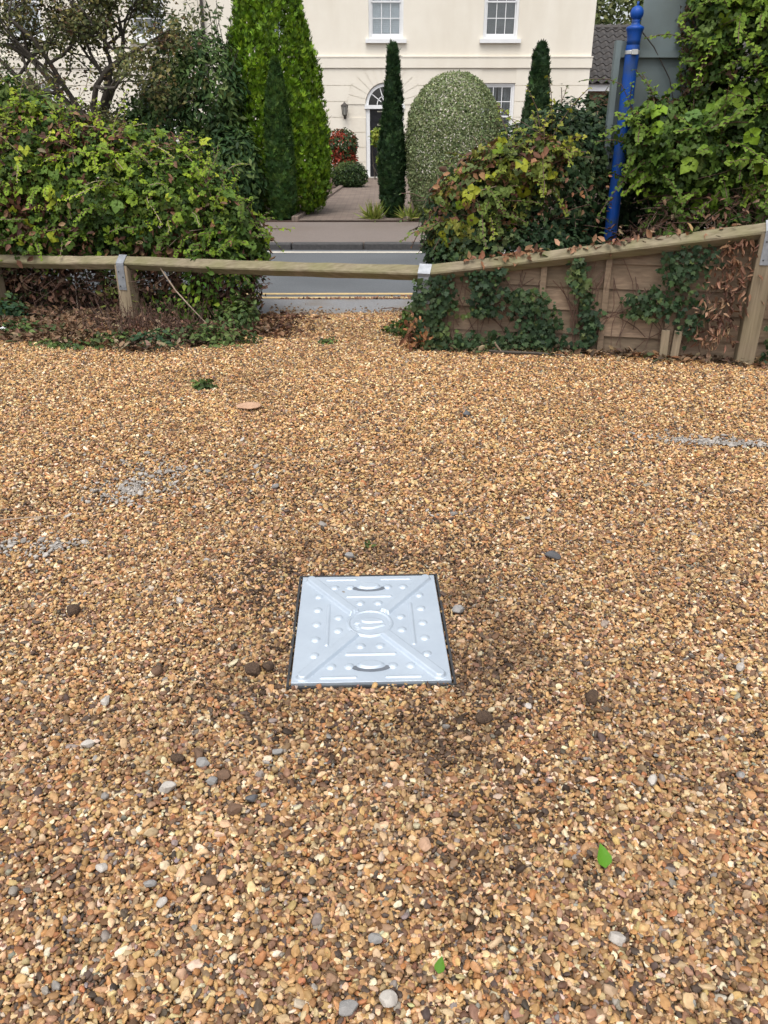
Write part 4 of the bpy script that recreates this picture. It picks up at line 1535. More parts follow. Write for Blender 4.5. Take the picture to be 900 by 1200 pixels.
for i in range(len(FP)):
    p = Vector(FP[i])
    q0, q1 = Vector(FP[max(0, i - 1)]), Vector(FP[min(len(FP) - 1, i + 1)])
    e = (q1 - q0); e.z = 0; e.normalize()
    hz = Vector((e.y, -e.x, 0))
    h = .056 if i != 3 else .046
    zc = p.z
    sec = [(-h, -.12), (h, -.12), (h, zc - .012), (0, zc - D - .008), (-h, zc - .012)]
    vs = [Vector((p.x, p.y, 0)) + e * s * h + hz * u + Vector((0, 0, z)) for s in (-1, 1) for u, z in sec]
    fs = [(0, 1, 2, 3, 4), (9, 8, 7, 6, 5)] + [(k, 5 + k, 5 + (k + 1) % 5, (k + 1) % 5) for k in range(5)]
    post = MB().add(vs, fs).build('post', M['post_wood'], fence, bevel=.004)
    # galvanised strap: over the rail and down the face of the post
    sw = .034 if i != 3 else .043
    line = [(h + .003, zc - .20), (h + .003, zc - .02), (D + .007, zc + .004), (.0, zc + D + .009), (-.03, zc + D - .022)]
    line2 = [(u + .003, z + .001) for u, z in line]
    vs = []
    for s in (-1, 1):
        for L0 in (line, line2):
            vs += [Vector((p.x, p.y, 0)) + e * s * sw + hz * u + Vector((0, 0, z)) for u, z in L0]
    m = len(line)
    fs = []
    for k in range(m - 1):
        fs += [(m + k, m + k + 1, 3 * m + k + 1, 3 * m + k), (k + 1, k, 2 * m + k, 2 * m + k + 1), (k, k + 1, m + k + 1, m + k), (2 * m + k + 1, 2 * m + k, 3 * m + k, 3 * m + k + 1)]
    fs += [(0, m, 3 * m, 2 * m), (m - 1, 3 * m - 1, 4 * m - 1, 2 * m - 1)]
    st = MB().add(vs, fs).build('strap', M['galv'], post)
    for (s, z) in ((-.5, zc - .17), (.5, zc - .10), (-.5, zc - .06)):
        c = Vector((p.x, p.y, z)) + e * s * sw + hz * (h + .008)
        MB().obox(c, e * .004, hz * .002, (0, 0, .004)).build('nail', M['frame_steel'], st)

# boarded fence under the rising rail
A, B = Vector((.286, 5.60, 0)), Vector((2.385, 5.17, 0))
ex = (B - A).normalized()
LT = (B - A).length
nf = Vector((ex.y, -ex.x, 0))                         # out towards the yard
boards = thing('boarded_fence', 'brown horizontal board fence partly grown over with ivy', 'fence', (1.3, 5.4, 0))


def zr(t):
    return .508 + .327 * t - .035 if t <= 1 else .80 + .315 * (t - 1)


BAYS = [.015, .37, .565, .768, 1.0, 1.22, 1.45, 1.7]
RH = .158
for bi in range(len(BAYS) - 1):
    t0, t1 = BAYS[bi] + .004, BAYS[bi + 1] - .004
    for r in range(7):
        z0 = -.03 + r * RH + random.uniform(-.006, .006)
        z1 = z0 + RH + .012
        ta, tb = t0, t1
        if zr(tb) < z0 + .02: continue
        if zr(ta) < z0 + .02:
            ta = ta + (tb - ta) * (z0 + .02 - zr(ta)) / (zr(tb) - zr(ta))
        def pt(t, z, o): return A + ex * (t * LT) + nf * o + Vector((0, 0, z))
        j = random.uniform(-.003, .003)
        ft, fb = -.052 + j, -.036 + j                # feather edge: lower edge stands proud
        za, zb = min(z1, zr(ta)), min(z1, zr(tb))
        vs = [pt(ta, z0, fb), pt(tb, z0, fb), pt(tb, zb, ft), pt(ta, za, ft), pt(ta, z0, -.062), pt(tb, z0, -.062), pt(tb, zb, -.062), pt(ta, za, -.062)]
        MB().add(vs, [(0, 1, 2, 3), (7, 6, 5, 4), (0, 4, 5, 1), (1, 5, 6, 2), (2, 6, 7, 3), (3, 7, 4, 0)]).build('board', M['board_wood'], boards)
for t in BAYS[1:-1]:
    if abs(t - 1) < .01: continue
    c0 = A + ex * (t * LT) + nf * -.022
    hh = zr(t) / 2
    w = .019 if t < .7 else .03
    MB().obox(c0 + Vector((0, 0, hh - .01)), ex * w, nf * .012, (random.uniform(-.006, .006), 0, hh)).build('batten', M['board_wood'], boards)
for s in (-.045, .03):                                 # two short stakes at the foot of the boards
    c0 = A + ex * (.78 * LT + s) + nf * .012
    MB().obox(c0 + Vector((0, 0, .085)), ex * .026, nf * .014, (s * .1, 0, .11)).build('stake', M['post_wood'], boards, bevel=.003)

# ------------------------------------------------------------------ blue sign post seen from behind
sx, sy = 1.682, 6.2
sg = thing('sign_post', 'blue steel sign post with ball finial carrying a grey sign panel', 'sign post', (sx, sy, .3))
MB().lathe([(.046, .1), (.046, 1.88), (.0435, 1.90)], 20, (sx, sy, 0)).build('pole', M['blue_paint'], sg, smooth=False)
prof = [(.043, 1.90), (.0445, 1.93), (.048, 1.965), (.055, 1.985), (.059, 1.993), (.058, 2.004), (.040, 2.012), (.029, 2.020), (.027, 2.032), (.030, 2.042)]
prof += [(.044 * math.cos(a), 2.083 + .044 * math.sin(a)) for a in np.linspace(-1.0, 1.45, 12)] + [(.008, 2.13), (.007, 2.15)]
MB().lathe(prof, 24, (sx, sy, 0)).build('finial', M['blue_paint'], sg, smooth=True)
MB().lathe([(.0472, 1.845), (.0484, 1.847), (.0484, 1.866), (.0472, 1.868)], 24, (sx, sy, 0)).build('clamp_band', M['band_steel'], sg)
MB().box(sx - .02, sx + .02, sy - .066, sy - .0485, 1.842, 1.872).build('clamp_bolt', M['band_steel'], sg)
py = sy + .078
pan = MB().box(1.575, 2.42, py, py + .004, 1.12, 1.93)
pan.box(1.575, 1.579, py - .052, py - .0005, 1.12, 1.93).box(1.579, 1.612, py - .052, py - .048, 1.12, 1.93)
pan.build('sign_panel', M['sign_grey'], sg)
MB().box(1.742, 2.42, py + .008, py + .012, 1.60, 2.75).build('upper_panel', M['sign_grey'], sg)
MB().box(1.60, 2.40, py - .030, py - .001, 1.835, 1.872).box(1.60, 2.40, py - .034, py - .0305, 1.830, 1.842).build('bracket', M['sign_grey'], sg)
MB().box(1.60, 2.40, py - .030, py - .001, 1.20, 1.237).build('bracket', M['sign_grey'], sg)
MB().tube([(1.70, py - .04, 2.02), (1.84, py - .03, 1.89), (1.98, py - .02, 1.70), (2.05, py - .02, 1.5)], [.004] * 4, 5).build('cable', M['black_iron'], sg)

# ------------------------------------------------------------------ brambles, ivy and undergrowth on this side of the road
G_FRESH, G_YEL, G_MID, G_DARK, G_RED = (.155, .235, .020), (.26, .28, .022), (.068, .125, .018), (.028, .060, .012), (.085, .036, .022)

LB = [(-3.75, 7.42, .85, .9, .45, .95), (-2.75, 7.12, .78, .8, .5, .72), (-2.15, 6.98, .78, .6, .46, .66), (-1.62, 6.86, .66, .5, .42, .54), (-1.22, 6.72, .50, .26, .34, .40), (-3.1, 7.3, 1.2, .6, .35, .48)]
bramble = thing('bramble_thicket', 'dense green and yellow bramble thicket behind the low rail', 'bramble', (-2.1, 7.0, 0))
P, Nn = blob(LB, 23000, shell=(.60, 1.03), seed=101, floor=.36, gap=.36, gapf=4.0, lump=.30, freq=3.0)
C = mixcol(P, [G_DARK, (.050, .09, .018), G_MID, (.105, .155, .025)], [.28, .30, .28, .14], 102, 2.6, .3, .45)
red = (vnoise(P, 2.4, 119, 2) > .66) & (rng.random(len(P)) < .5)
C[red] = np.array(G_RED) * rng.uniform(.6, 1.6, (red.sum(), 1))
leaf_part('foliage', bramble, M['leaf'], P, jitterN(Nn, .7, .4), rand_tip(len(P), .7), .058 * rng.uniform(.5, 1.25, len(P)), C, 'trilite', .15, 1.05, kind_prop='stuff')
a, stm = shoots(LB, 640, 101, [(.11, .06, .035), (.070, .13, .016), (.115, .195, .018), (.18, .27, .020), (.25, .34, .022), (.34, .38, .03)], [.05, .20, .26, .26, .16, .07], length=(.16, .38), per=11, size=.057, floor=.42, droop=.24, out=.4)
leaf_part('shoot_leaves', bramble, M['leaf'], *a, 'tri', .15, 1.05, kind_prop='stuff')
stm.build('shoot_stems', M['cane_brown'], bramble)['kind'] = 'stuff'
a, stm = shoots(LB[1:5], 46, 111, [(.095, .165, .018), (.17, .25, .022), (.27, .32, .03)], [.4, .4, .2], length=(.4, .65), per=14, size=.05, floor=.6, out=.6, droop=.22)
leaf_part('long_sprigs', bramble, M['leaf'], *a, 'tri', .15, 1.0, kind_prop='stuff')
stm.build('shoot_stems', M['cane_pale'], bramble)['kind'] = 'stuff'
P, Nn = blob(LB, 240, shell=(1.0, 1.08), seed=101, floor=.42, lump=.30, freq=3.0, back=0)
big_leaves(bramble, P, Nn, .080, [(.19, .28, .022), G_FRESH, (.31, .36, .03), (.22, .31, .025), (.10, .175, .03)])
canes(LB, 200, seed=103, r=(.0018, .0035), floor=.4).build('canes', M['cane_brown'], bramble)
canes(LB, 40, seed=104, r=(.002, .0035), floor=.6).build('dry_canes', M['cane_pale'], bramble)
P, Nn = blob(LB, 3000, shell=(.8, 1.09), seed=101, floor=.4, lump=.30, freq=3.0, gap=.5, gapf=2.2)
leaf_part('withered_leaves', bramble, M['leaf_dry'], P, jitterN(Nn, .7, .2), rand_tip(len(P), .6), .06 * rng.uniform(.5, 1.3, len(P)),
          mixcol(P, [(.13, .065, .04), (.20, .11, .06), (.09, .045, .035), (.26, .18, .11)], [.4, .25, .25, .1], 105), 'dead', .15, kind_prop='stuff')
# the bare brown underside of the thicket, below the rail
LU = [(-3.5, 7.27, .25, .9, .35, .32), (-2.5, 6.99, .25, .8, .38, .32), (-1.75, 6.75, .25, .6, .38, .30), (-1.25, 6.52, .22, .30, .32, .26)]
canes(LU, 700, seed=106, r=(.0016, .0035), length=(.3, .8), floor=.03).build('bare_stems', M['cane_brown'], bramble)
canes(LU, 40, seed=107, r=(.0016, .003), length=(.3, .7), floor=.03).build('bare_stems', M['cane_pale'], bramble)
P, Nn = blob(LU, 7000, shell=(.45, 1.08), seed=106, floor=.03, gap=.3)
leaf_part('understorey_leaves', bramble, M['leaf_dry'], P, jitterN(Nn, .7, .2), rand_tip(len(P), .6), .055 * rng.uniform(.5, 1.3, len(P)),
          mixcol(P, [(.085, .045, .03), (.14, .075, .045), (.04, .06, .02), (.19, .12, .07), (.11, .13, .03)], [.36, .26, .2, .1, .08], 108), 'dead', .15, kind_prop='stuff')
P, Nn = blob([(-1.28, 6.46, .30, .30, .34, .30), (-1.5, 6.5, .12, .35, .3, .16)], 1100, shell=(.6, 1.1), seed=109, floor=.03)
leaf_part('low_foliage', bramble, M['leaf'], P, jitterN(Nn, .6, .4), rand_tip(len(P), .5), .05 * rng.uniform(.6, 1.3, len(P)),
          mixcol(P, [G_DARK, G_MID, G_FRESH], [.45, .4, .15], 110), 'oval', .12, kind_prop='stuff')
# one long pale cane leaning out under the rail
MB().tube([(-1.72, 6.28, .44), (-1.60, 6.22, .27), (-1.46, 6.16, .13), (-1.36, 6.13, .03)], [.006, .006, .005, .004], 5).build('leaning_cane', M['cane_pale'], bramble)

rose = shrub('rowan_shrub', 'bright green narrow leaved shrub rising above the bramble at the picture edge', 'shrub',
      [(-3.35, 7.32, 1.45, .48, .35, .42), (-2.85, 7.25, 1.35, .42, .3, .30), (-3.9, 7.4, 1.6, .5, .35, .45)], 4200, 'lance', .10,
      [(.05, .10, .028), (.09, .15, .035), (.14, .20, .04), (.20, .24, .05)], [.35, .35, .2, .1], 121, (-3.3, 7.3, .02), droop=.9, gap=.3, width=1.1)
P = np.array([-3.18, 7.1, 1.93]) + rng.normal(0, .04, (60, 3))
leaf_part('red_leaves', rose, M['leaf'], P, norm(rng.normal(0, 1, P.shape)), rand_tip(60, .3), .05 * rng.uniform(.7, 1.2, 60), np.tile([[.32, .03, .035]], (60, 1)) * rng.uniform(.6, 1.3, (60, 1)), 'oval', .1)

# ivy hedge right of the gap
RHd = [(.70, 6.22, .72, .40, .42, .50), (1.08, 6.35, .90, .46, .48, .52), (1.55, 6.72, 1.0, .6, .42, .60), (1.28, 6.42, .98, .36, .42, .55), (1.50, 6.48, 1.02, .22, .34, .50), (.56, 5.95, .42, .27, .28, .42), (.98, 6.0, .56, .52, .36, .30), (1.45, 6.1, .45, .5, .3, .22), (2.0, 6.85, .9, .4, .3, .55)]
hedge = thing('ivy_hedge', 'dark ivy covered hedge behind the boarded fence with brown and yellow tangle on top', 'hedge', (1.1, 6.2, 0))
P, Nn = blob(RHd, 25000, shell=(.66, 1.06), seed=131, floor=.1, gap=.34, lump=.16, freq=3)
C = mixcol(P, [(.022, .045, .020), (.035, .065, .026), (.06, .095, .035), (.10, .13, .05)], [.4, .34, .2, .06], 132, 3, .3, .5)
leaf_part('ivy', hedge, M['leaf'], P, jitterN(Nn, .55, .3), rand_tip(len(P), .9), .046 * rng.uniform(.5, 1.25, len(P)), C, 'ivy', .12, kind_prop='stuff')
TB = [(.66, 6.05, .92, .30, .30, .26), (.92, 6.12, 1.14, .36, .30, .17), (.52, 6.0, .74, .16, .2, .2), (1.1, 6.15, 1.24, .22, .26, .12)]
P, Nn = blob(TB, 1500, shell=(.75, 1.14), seed=133, floor=.3, gap=.42, lump=.4)
C = mixcol(P, [(.14, .17, .03), (.08, .11, .03), (.14, .075, .03), (.22, .22, .04), (.10, .05, .03)], [.34, .34, .09, .15, .08], 134, 3, .25, .5)
leaf_part('bramble_sprays', hedge, M['leaf'], P, jitterN(Nn, .7, .3), rand_tip(len(P), .8), .056 * rng.uniform(.5, 1.2, len(P)), C, 'tri', .15, kind_prop='stuff')
P, Nn = blob(TB, 560, shell=(.7, 1.1), seed=135, floor=.3, gap=.5)
leaf_part('withered_leaves', hedge, M['leaf_dry'], P, jitterN(Nn, .8, .1), rand_tip(len(P), .9), .065 * rng.uniform(.5, 1.3, len(P)),
          mixcol(P, [(.15, .075, .04), (.22, .12, .06), (.10, .05, .035)], [.45, .3, .25], 136), 'dead', .15, kind_prop='stuff')
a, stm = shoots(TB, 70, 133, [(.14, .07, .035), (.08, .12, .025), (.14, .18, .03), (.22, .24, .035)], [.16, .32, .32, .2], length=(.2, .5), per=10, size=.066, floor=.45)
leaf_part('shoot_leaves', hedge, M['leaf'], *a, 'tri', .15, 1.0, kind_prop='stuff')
stm.build('shoot_stems', M['cane_brown'], hedge)['kind'] = 'stuff'
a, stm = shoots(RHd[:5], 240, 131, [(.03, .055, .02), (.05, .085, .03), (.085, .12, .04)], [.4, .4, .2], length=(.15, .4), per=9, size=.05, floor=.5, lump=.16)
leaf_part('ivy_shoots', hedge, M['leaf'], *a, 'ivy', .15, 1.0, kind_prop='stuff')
stm.build('shoot_stems', M['cane_brown'], hedge)['kind'] = 'stuff'
P, Nn = blob(TB, 34, shell=(1.04, 1.12), seed=133, floor=.3, lump=.3, back=0)
big_leaves(hedge, P, Nn, .085, [G_YEL, G_FRESH, (.22, .27, .03)])
canes(TB + RHd[:2], 90, seed=137, r=(.0018, .0035), length=(.3, .8), floor=.2).build('canes', M['cane_brown'], hedge)
canes(TB, 14, seed=138, r=(.002, .0035), length=(.3, .7), floor=.3).build('dry_canes', M['cane_pale'], hedge)
P = np.stack([rng.uniform(.5, 1.6, 90), rng.uniform(5.75, 6.0, 90), np.zeros(90)], -1)
P[:, 2] = .58 + .18 * (P[:, 0] - .5) + rng.uniform(0, .4, 90)
leaf_part('orange_leaves', hedge, M['leaf_dry'], P, norm(rng.normal(0, .6, P.shape) + np.array([0, -.7, .4])), rand_tip(90, .5), .045 * rng.uniform(.5, 1.2, 90),
          mixcol(P, [(.22, .10, .05), (.16, .085, .05)], [.5, .5], 139), 'dead', .1)

# tall bramble round the sign post
TBR = [(2.62, 6.05, 1.02, .72, .5, .55), (2.95, 6.2, 1.75, .85, .55, .8), (3.7, 5.9, 1.3, .8, .6, 1.1), (2.14, 5.85, 1.22, .40, .32, .26), (1.86, 5.98, 1.36, .26, .2, .22), (2.28, 6.0, 1.72, .32, .25, .5), (2.75, 5.75, 1.45, .55, .38, .55), (2.5, 6.2, 2.1, .52, .4, .5), (3.0, 6.1, 2.5, .8, .5, .6)]
tall = thing('tall_bramble', 'tall bright green bramble bank smothering the sign panel', 'bramble', (2.7, 6.0, .4))
P, Nn = blob(TBR, 23000, shell=(.60, 1.03), seed=151, floor=.72, gap=.38, gapf=3.4, lump=.30, freq=3.0)
C = mixcol(P, [G_DARK, (.045, .08, .018), G_MID, (.09, .14, .03), (.085, .05, .03)], [.34, .30, .22, .09, .05], 152, 2.0, .3, .55)
leaf_part('foliage', tall, M['leaf'], P, jitterN(Nn, .7, .4), rand_tip(len(P), .7), .062 * rng.uniform(.5, 1.25, len(P)), C, 'trilite', .15, 1.05, kind_prop='stuff')
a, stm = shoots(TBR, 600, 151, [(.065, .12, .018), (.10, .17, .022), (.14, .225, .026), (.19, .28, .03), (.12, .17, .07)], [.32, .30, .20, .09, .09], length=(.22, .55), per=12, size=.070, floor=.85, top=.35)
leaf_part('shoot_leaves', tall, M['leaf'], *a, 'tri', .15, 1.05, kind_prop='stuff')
stm.build('shoot_stems', M['cane_brown'], tall)['kind'] = 'stuff'
P, Nn = blob(TBR, 190, shell=(1.0, 1.08), seed=151, floor=.8, lump=.30, freq=3.0, back=0)
big_leaves(tall, P, Nn, .098, [(.17, .28, .022), G_FRESH, (.14, .24, .022), (.21, .31, .028), (.10, .18, .045)])
canes(TBR, 190, seed=153, r=(.002, .004), floor=.7).build('canes', M['cane_brown'], tall)
canes(TBR, 34, seed=154, r=(.002, .004), floor=.7).build('dry_canes', M['cane_pale'], tall)
TD = [(2.35, 5.72, .82, .6, .3, .22), (3.2, 5.5, .98, .6, .32, .24), (1.85, 5.85, .66, .3, .25, .16), (2.75, 5.6, .9, .5, .3, .22)]
P, Nn = blob(TD, 1900, shell=(.5, 1.1), seed=155, floor=.5, gap=.25)
leaf_part('withered_leaves', tall, M['leaf_dry'], P, jitterN(Nn, .8, .1), rand_tip(len(P), 1.0), .055 * rng.uniform(.5, 1.3, len(P)),
          mixcol(P, [(.15, .08, .05), (.22, .13, .08), (.09, .05, .035), (.28, .19, .12), (.07, .10, .03)], [.34, .24, .2, .08, .14], 156), 'dead', .15, .7, kind_prop='stuff')
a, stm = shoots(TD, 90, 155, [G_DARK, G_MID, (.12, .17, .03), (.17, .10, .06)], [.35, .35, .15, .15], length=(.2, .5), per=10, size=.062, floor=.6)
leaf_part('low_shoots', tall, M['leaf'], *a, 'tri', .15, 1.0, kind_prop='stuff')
stm.build('shoot_stems', M['cane_brown'], tall)['kind'] = 'stuff'
canes(TD, 300, seed=157, r=(.0015, .003), length=(.25, .7), floor=.5).build('bare_stems', M['cane_brown'], tall)
canes(TD, 60, seed=158, r=(.0015, .003), length=(.25, .7), floor=.5).build('bare_stems', M['cane_pale'], tall)

# ivy creeping over the boards
iv = thing('ivy', 'dark green ivy trailing down over the brown fence boards', 'ivy', (1.0, 5.42, 0))


def ivy_density(t, f):
    d = np.zeros_like(t)
    d = np.maximum(d, np.clip(1.1 - t / .14, 0, 1))
    d = np.maximum(d, .8 * np.exp(-(((t - .19) / .07) ** 2)) * (f > .45))
    d = np.maximum(d, .75 * np.exp(-(((t - .28 - .25 * (1 - f) * .5) / .09) ** 2)) * (f < .75))
    d = np.maximum(d, .9 * np.exp(-((f - .12) / .16) ** 2) * ((t > .1) & (t < .36)))
    d = np.maximum(d, 1.0 * np.exp(-(((t - .50 - .03 * np.sin(f * 5)) / .035) ** 2)))
    d = np.maximum(d, .9 * np.exp(-(((t - .70) / .13) ** 2) - ((f - .52) / .14) ** 2))
    d = np.maximum(d, .95 * np.exp(-(((t - .79) / .10) ** 2) - ((f - .80) / .22) ** 2))
    d = np.maximum(d, .7 * np.exp(-(((t - .83) / .06) ** 2) - ((f - .40) / .25) ** 2))
    d = np.maximum(d, .6 * np.exp(-(((t - 1.1) / .06) ** 2)))
    return d


n = 40000
t = rng.uniform(-.03, 1.3, n)
f = rng.uniform(0, 1.03, n)
hz_ = np.array([zr(min(1.3, v)) for v in t])
Pq = np.array(A)[None] + np.array(ex)[None] * (t * LT)[:, None] + np.array([0, 0, 1]) * (f * hz_)[:, None]
dn = ivy_density(t, f) * (.35 + 1.3 * vnoise(Pq, 9, 161, 2)) - .25
kp = rng.random(n) < np.clip(dn, 0, 1) * .40
P = Pq[kp] + np.array(nf)[None] * rng.uniform(.0, .06, (kp.sum(), 1)) * (1 + 1.2 * np.clip(.3 - t[kp], 0, 1))[:, None]
Nn = norm(np.array(nf)[None] + rng.normal(0, .38, P.shape) + np.array([0, 0, .25]))
leaf_part('leaves', iv, M['leaf'], P, Nn, rand_tip(len(P), 1.2), .036 * rng.uniform(.5, 1.4, len(P)),
          mixcol(P, [(.020, .042, .018), (.032, .060, .023), (.052, .085, .033), (.08, .11, .035)], [.38, .34, .2, .08], 162, 4), 'ivy', .12, kind_prop='stuff')
b = MB()
for k in range(60):
    tt = random.choice([random.uniform(0, .35), random.uniform(.46, .54), random.uniform(.58, .9)])
    p = A + ex * (tt * LT) + nf * -.015 + Vector((0, 0, random.uniform(.0, .2)))
    pts = [p]
    d = Vector((random.gauss(0, .3), 0, 1)).normalized()
    for j in range(6):
        d = (d + Vector((random.gauss(0, .3), 0, random.gauss(0, .15)))).normalized()
        pts.append(pts[-1] + ex * d.x * .08 + Vector((0, 0, d.z * .08)) + nf * random.uniform(-.002, .004))
    b.tube([q for q in pts if q.z < zr(tt) + .02] or pts[:2], [.003] * max(2, len([q for q in pts if q.z < zr(tt) + .02])), 4, cap=False)
b.build('stem', M['cane_brown'], iv)
P = np.array(A)[None] + np.array(ex)[None] * (rng.normal(.905, .035, 420) * LT)[:, None] + np.array(nf)[None] * rng.uniform(0, .07, (420, 1))
P[:, 2] = rng.uniform(.12, .80, 420)
P[:, 0] += (P[:, 2] - .4) * .10
leaf_part('withered_leaves', iv, M['leaf_dry'], P, norm(rng.normal(0, .6, P.shape) + np.array([0, -.8, .2])), rand_tip(420, 1.2), .052 * rng.uniform(.5, 1.3, 420),
          mixcol(P, [(.17, .085, .05), (.25, .14, .085), (.10, .05, .035), (.31, .19, .12)], [.36, .28, .24, .12], 163), 'dead', .12, .6, kind_prop='stuff')
P = np.array(A)[None] + np.array(ex)[None] * (np.concatenate([rng.normal(.30, .06, 70), rng.normal(.62, .12, 60), rng.uniform(.1, .95, 60)]) * LT)[:, None]
P[:, 2] = np.array([zr(float(v)) for v in np.clip((P[:, 0] - .286) / 2.1, 0, 1)]) + .09 + rng.uniform(-.05, .01, len(P)) - .0
P += np.array(nf)[None] * rng.uniform(-.02, .03, (len(P), 1))
leaf_part('rail_litter', iv, M['leaf_dry'], P, norm(rng.normal(0, .5, P.shape) + np.array([0, -.5, .7])), rand_tip(len(P), .4), .055 * rng.uniform(.5, 1.3, len(P)),
          mixcol(P, [(.20, .10, .055), (.30, .17, .10), (.09, .11, .03), (.12, .06, .04)], [.36, .3, .14, .2], 164), 'dead', .12, kind_prop='stuff')
# ivy clump spilling round the end post
sp = thing('ground_ivy', 'green ivy clump spilling onto gravel left of the notched end post', 'ivy', (.12, 6.0, 0))
P, Nn = blob([(.24, 6.0, .04, .10, .25, .18), (.13, 6.05, .01, .12, .14, .07), (.27, 5.78, .08, .05, .12, .24)], 620, shell=(.6, 1.08), seed=171, floor=.0)
leaf_part('leaves', sp, M['leaf'], P, jitterN(Nn, .6, .5), rand_tip(len(P), .6), .042 * rng.uniform(.6, 1.3, len(P)), mixcol(P, [(.045, .075, .02), (.075, .115, .025), (.12, .17, .035)], [.3, .4, .3], 172), 'ivy', .12, kind_prop='stuff')
P = np.array([.25, 5.56, .0]) + rng.normal(0, 1, (160, 3)) * np.array([.05, .03, 0])
P[:, 2] = np.abs(rng.normal(0, .11, 160)) + .01
leaf_part('withered_leaves', sp, M['leaf_dry'], P, norm(rng.normal(0, .7, P.shape) + np.array([0, -.5, .3])), rand_tip(160, .9), .06 * rng.uniform(.5, 1.3, 160),
          mixcol(P, [(.26, .11, .045), (.34, .17, .08), (.15, .07, .04)], [.45, .3, .25], 173), 'dead', .12)


def weed(label, cx, cy, rx, ry, h, n, size, pal, seed, kind='oval'):
    t = thing('weed', label, 'weed', (cx, cy, 0))
    P, Nn = blob([(cx, cy, 0, rx, ry, h)], n, shell=(.1, 1.05), seed=seed, floor=-.01, lump=.4, freq=5, back=1)
    P[:, 2] = np.maximum(P[:, 2], gh(P[:, 0], P[:, 1]) + .012)
    leaf_part('leaves', t, M['leaf'], P, jitterN(Nn, .6, .7), rand_tip(n, .1), size * rng.uniform(.6, 1.3, n), mixcol(P, pal, [.4, .35, .25], seed), kind, .12)
    b = MB()
    for k in range(7):
        a = random.uniform(0, 6.28)
        b.tube([(cx, cy, -.01), (cx + .4 * rx * math.cos(a), cy + .4 * ry * math.sin(a), h * .5), (cx + .8 * rx * math.cos(a), cy + .8 * ry * math.sin(a), h * .6)], [.002, .0015, .001], 4)
    b.build('stem', M['cane_brown'], t)


WG = [(.05, .085, .028), (.085, .13, .035), (.12, .17, .05)]
weed('small green weed tuft growing alone in the open gravel', -1.085, 4.62, .07, .06, .055, 130, .035, WG, 181)
weed('green weed patch at the foot of the bramble beside the gravel opening', -1.20, 5.66, .28, .17, .14, 560, .045, WG, 182)
weed('blue green weed patch on leaf litter right of the first strapped post', -1.62, 5.58, .24, .14, .12, 420, .045, [(.035, .075, .035), (.06, .11, .05), (.09, .14, .05)], 183)
weed('low green weeds in the leaf litter left of the strapped post', -2.25, 5.55, .30, .13, .07, 220, .04, WG, 184)
weed('dark green weed clump at the picture edge below the rail', -3.1, 6.55, .22, .14, .16, 360, .055, [(.03, .07, .035), (.05, .09, .04), (.10, .13, .03)], 185)
weed('bushy dark weeds under the rail end beside the gravel opening', -1.12, 6.12, .16, .2, .26, 520, .045, WG, 188)
weed('loose green weeds over the leaf litter between the two left posts', -2.75, 5.95, .35, .2, .10, 420, .045, WG, 189)
weed('ragged green weeds on the litter in front of the strapped post', -1.95, 5.62, .25, .12, .08, 300, .042, WG, 190)
weed('sparse weed sprig on the bare gravel in the opening', -.42, 5.72, .08, .05, .03, 50, .03, WG, 186)
weed('tiny green seedling behind the steel cover', -.055, 2.62, .02, .02, .02, 14, .022, WG, 187)

# dead leaves lying along the fence foot
n = 10400
x = np.concatenate([rng.uniform(-4.6, -.85, 9000), rng.uniform(.25, 4.0, 1400)])
wide = .32 + .62 * np.clip((-.95 - x) / .7, 0, 1)
off = np.where(x < 0, rng.random(n) ** .85 * 1.12 * wide - .10 + (vnoise(np.stack([x, x * 0, x * 0], -1), 3, 12) - .5) * .35, rng.normal(.03, .06, n))
y = fence_y(x) - off
y = np.where((x > -1.1) & (x < -.8), y + .15, y)
kp = (y < fence_y(x) + .1) & (y > 4.9 - np.where(x > 0, 1, 0))
x, y = x[kp], y[kp]
P = np.stack([x, y, gh(x, y) + rng.uniform(.008, .03, len(x))], -1)
P[:, 2] = np.maximum(P[:, 2], np.where((x < -1.15) & (y > fence_y(x) - .2), .035, -1))
lit = leaf_part('leaf_litter', None, M['leaf_dry'], P, norm(rng.normal(0, .45, P.shape) + np.array([0, 0, 1])), rand_tip(len(P), 0), .05 * rng.uniform(.4, 1.3, len(P)),
          mixcol(P, [(.13, .078, .045), (.20, .125, .075), (.07, .045, .03), (.30, .22, .14), (.20, .10, .05), (.06, .075, .03)], [.30, .24, .2, .1, .08, .08], 191), 'dead', .12)
tag(lit, 'brown fallen leaves lying along the foot of the fence', 'leaf litter', None, 'stuff')
n = 420
x = rng.normal(-.92, .10, n) + np.abs(rng.normal(0, .12, n))
y = rng.uniform(5.8, 6.6, n)
P = np.stack([x, y, gh(x, y) + .015], -1)
lit = leaf_part('leaf_litter', None, M['leaf_dry'], P, norm(rng.normal(0, .4, P.shape) + np.array([0, 0, 1])), rand_tip(n, 0), .045 * rng.uniform(.4, 1.3, n),
          mixcol(P, [(.13, .065, .04), (.20, .11, .06), (.08, .045, .03)], [.4, .3, .3], 192), 'dead', .12)
tag(lit, 'brown leaf drift beside the gravel opening to the road', 'leaf litter', None, 'stuff')
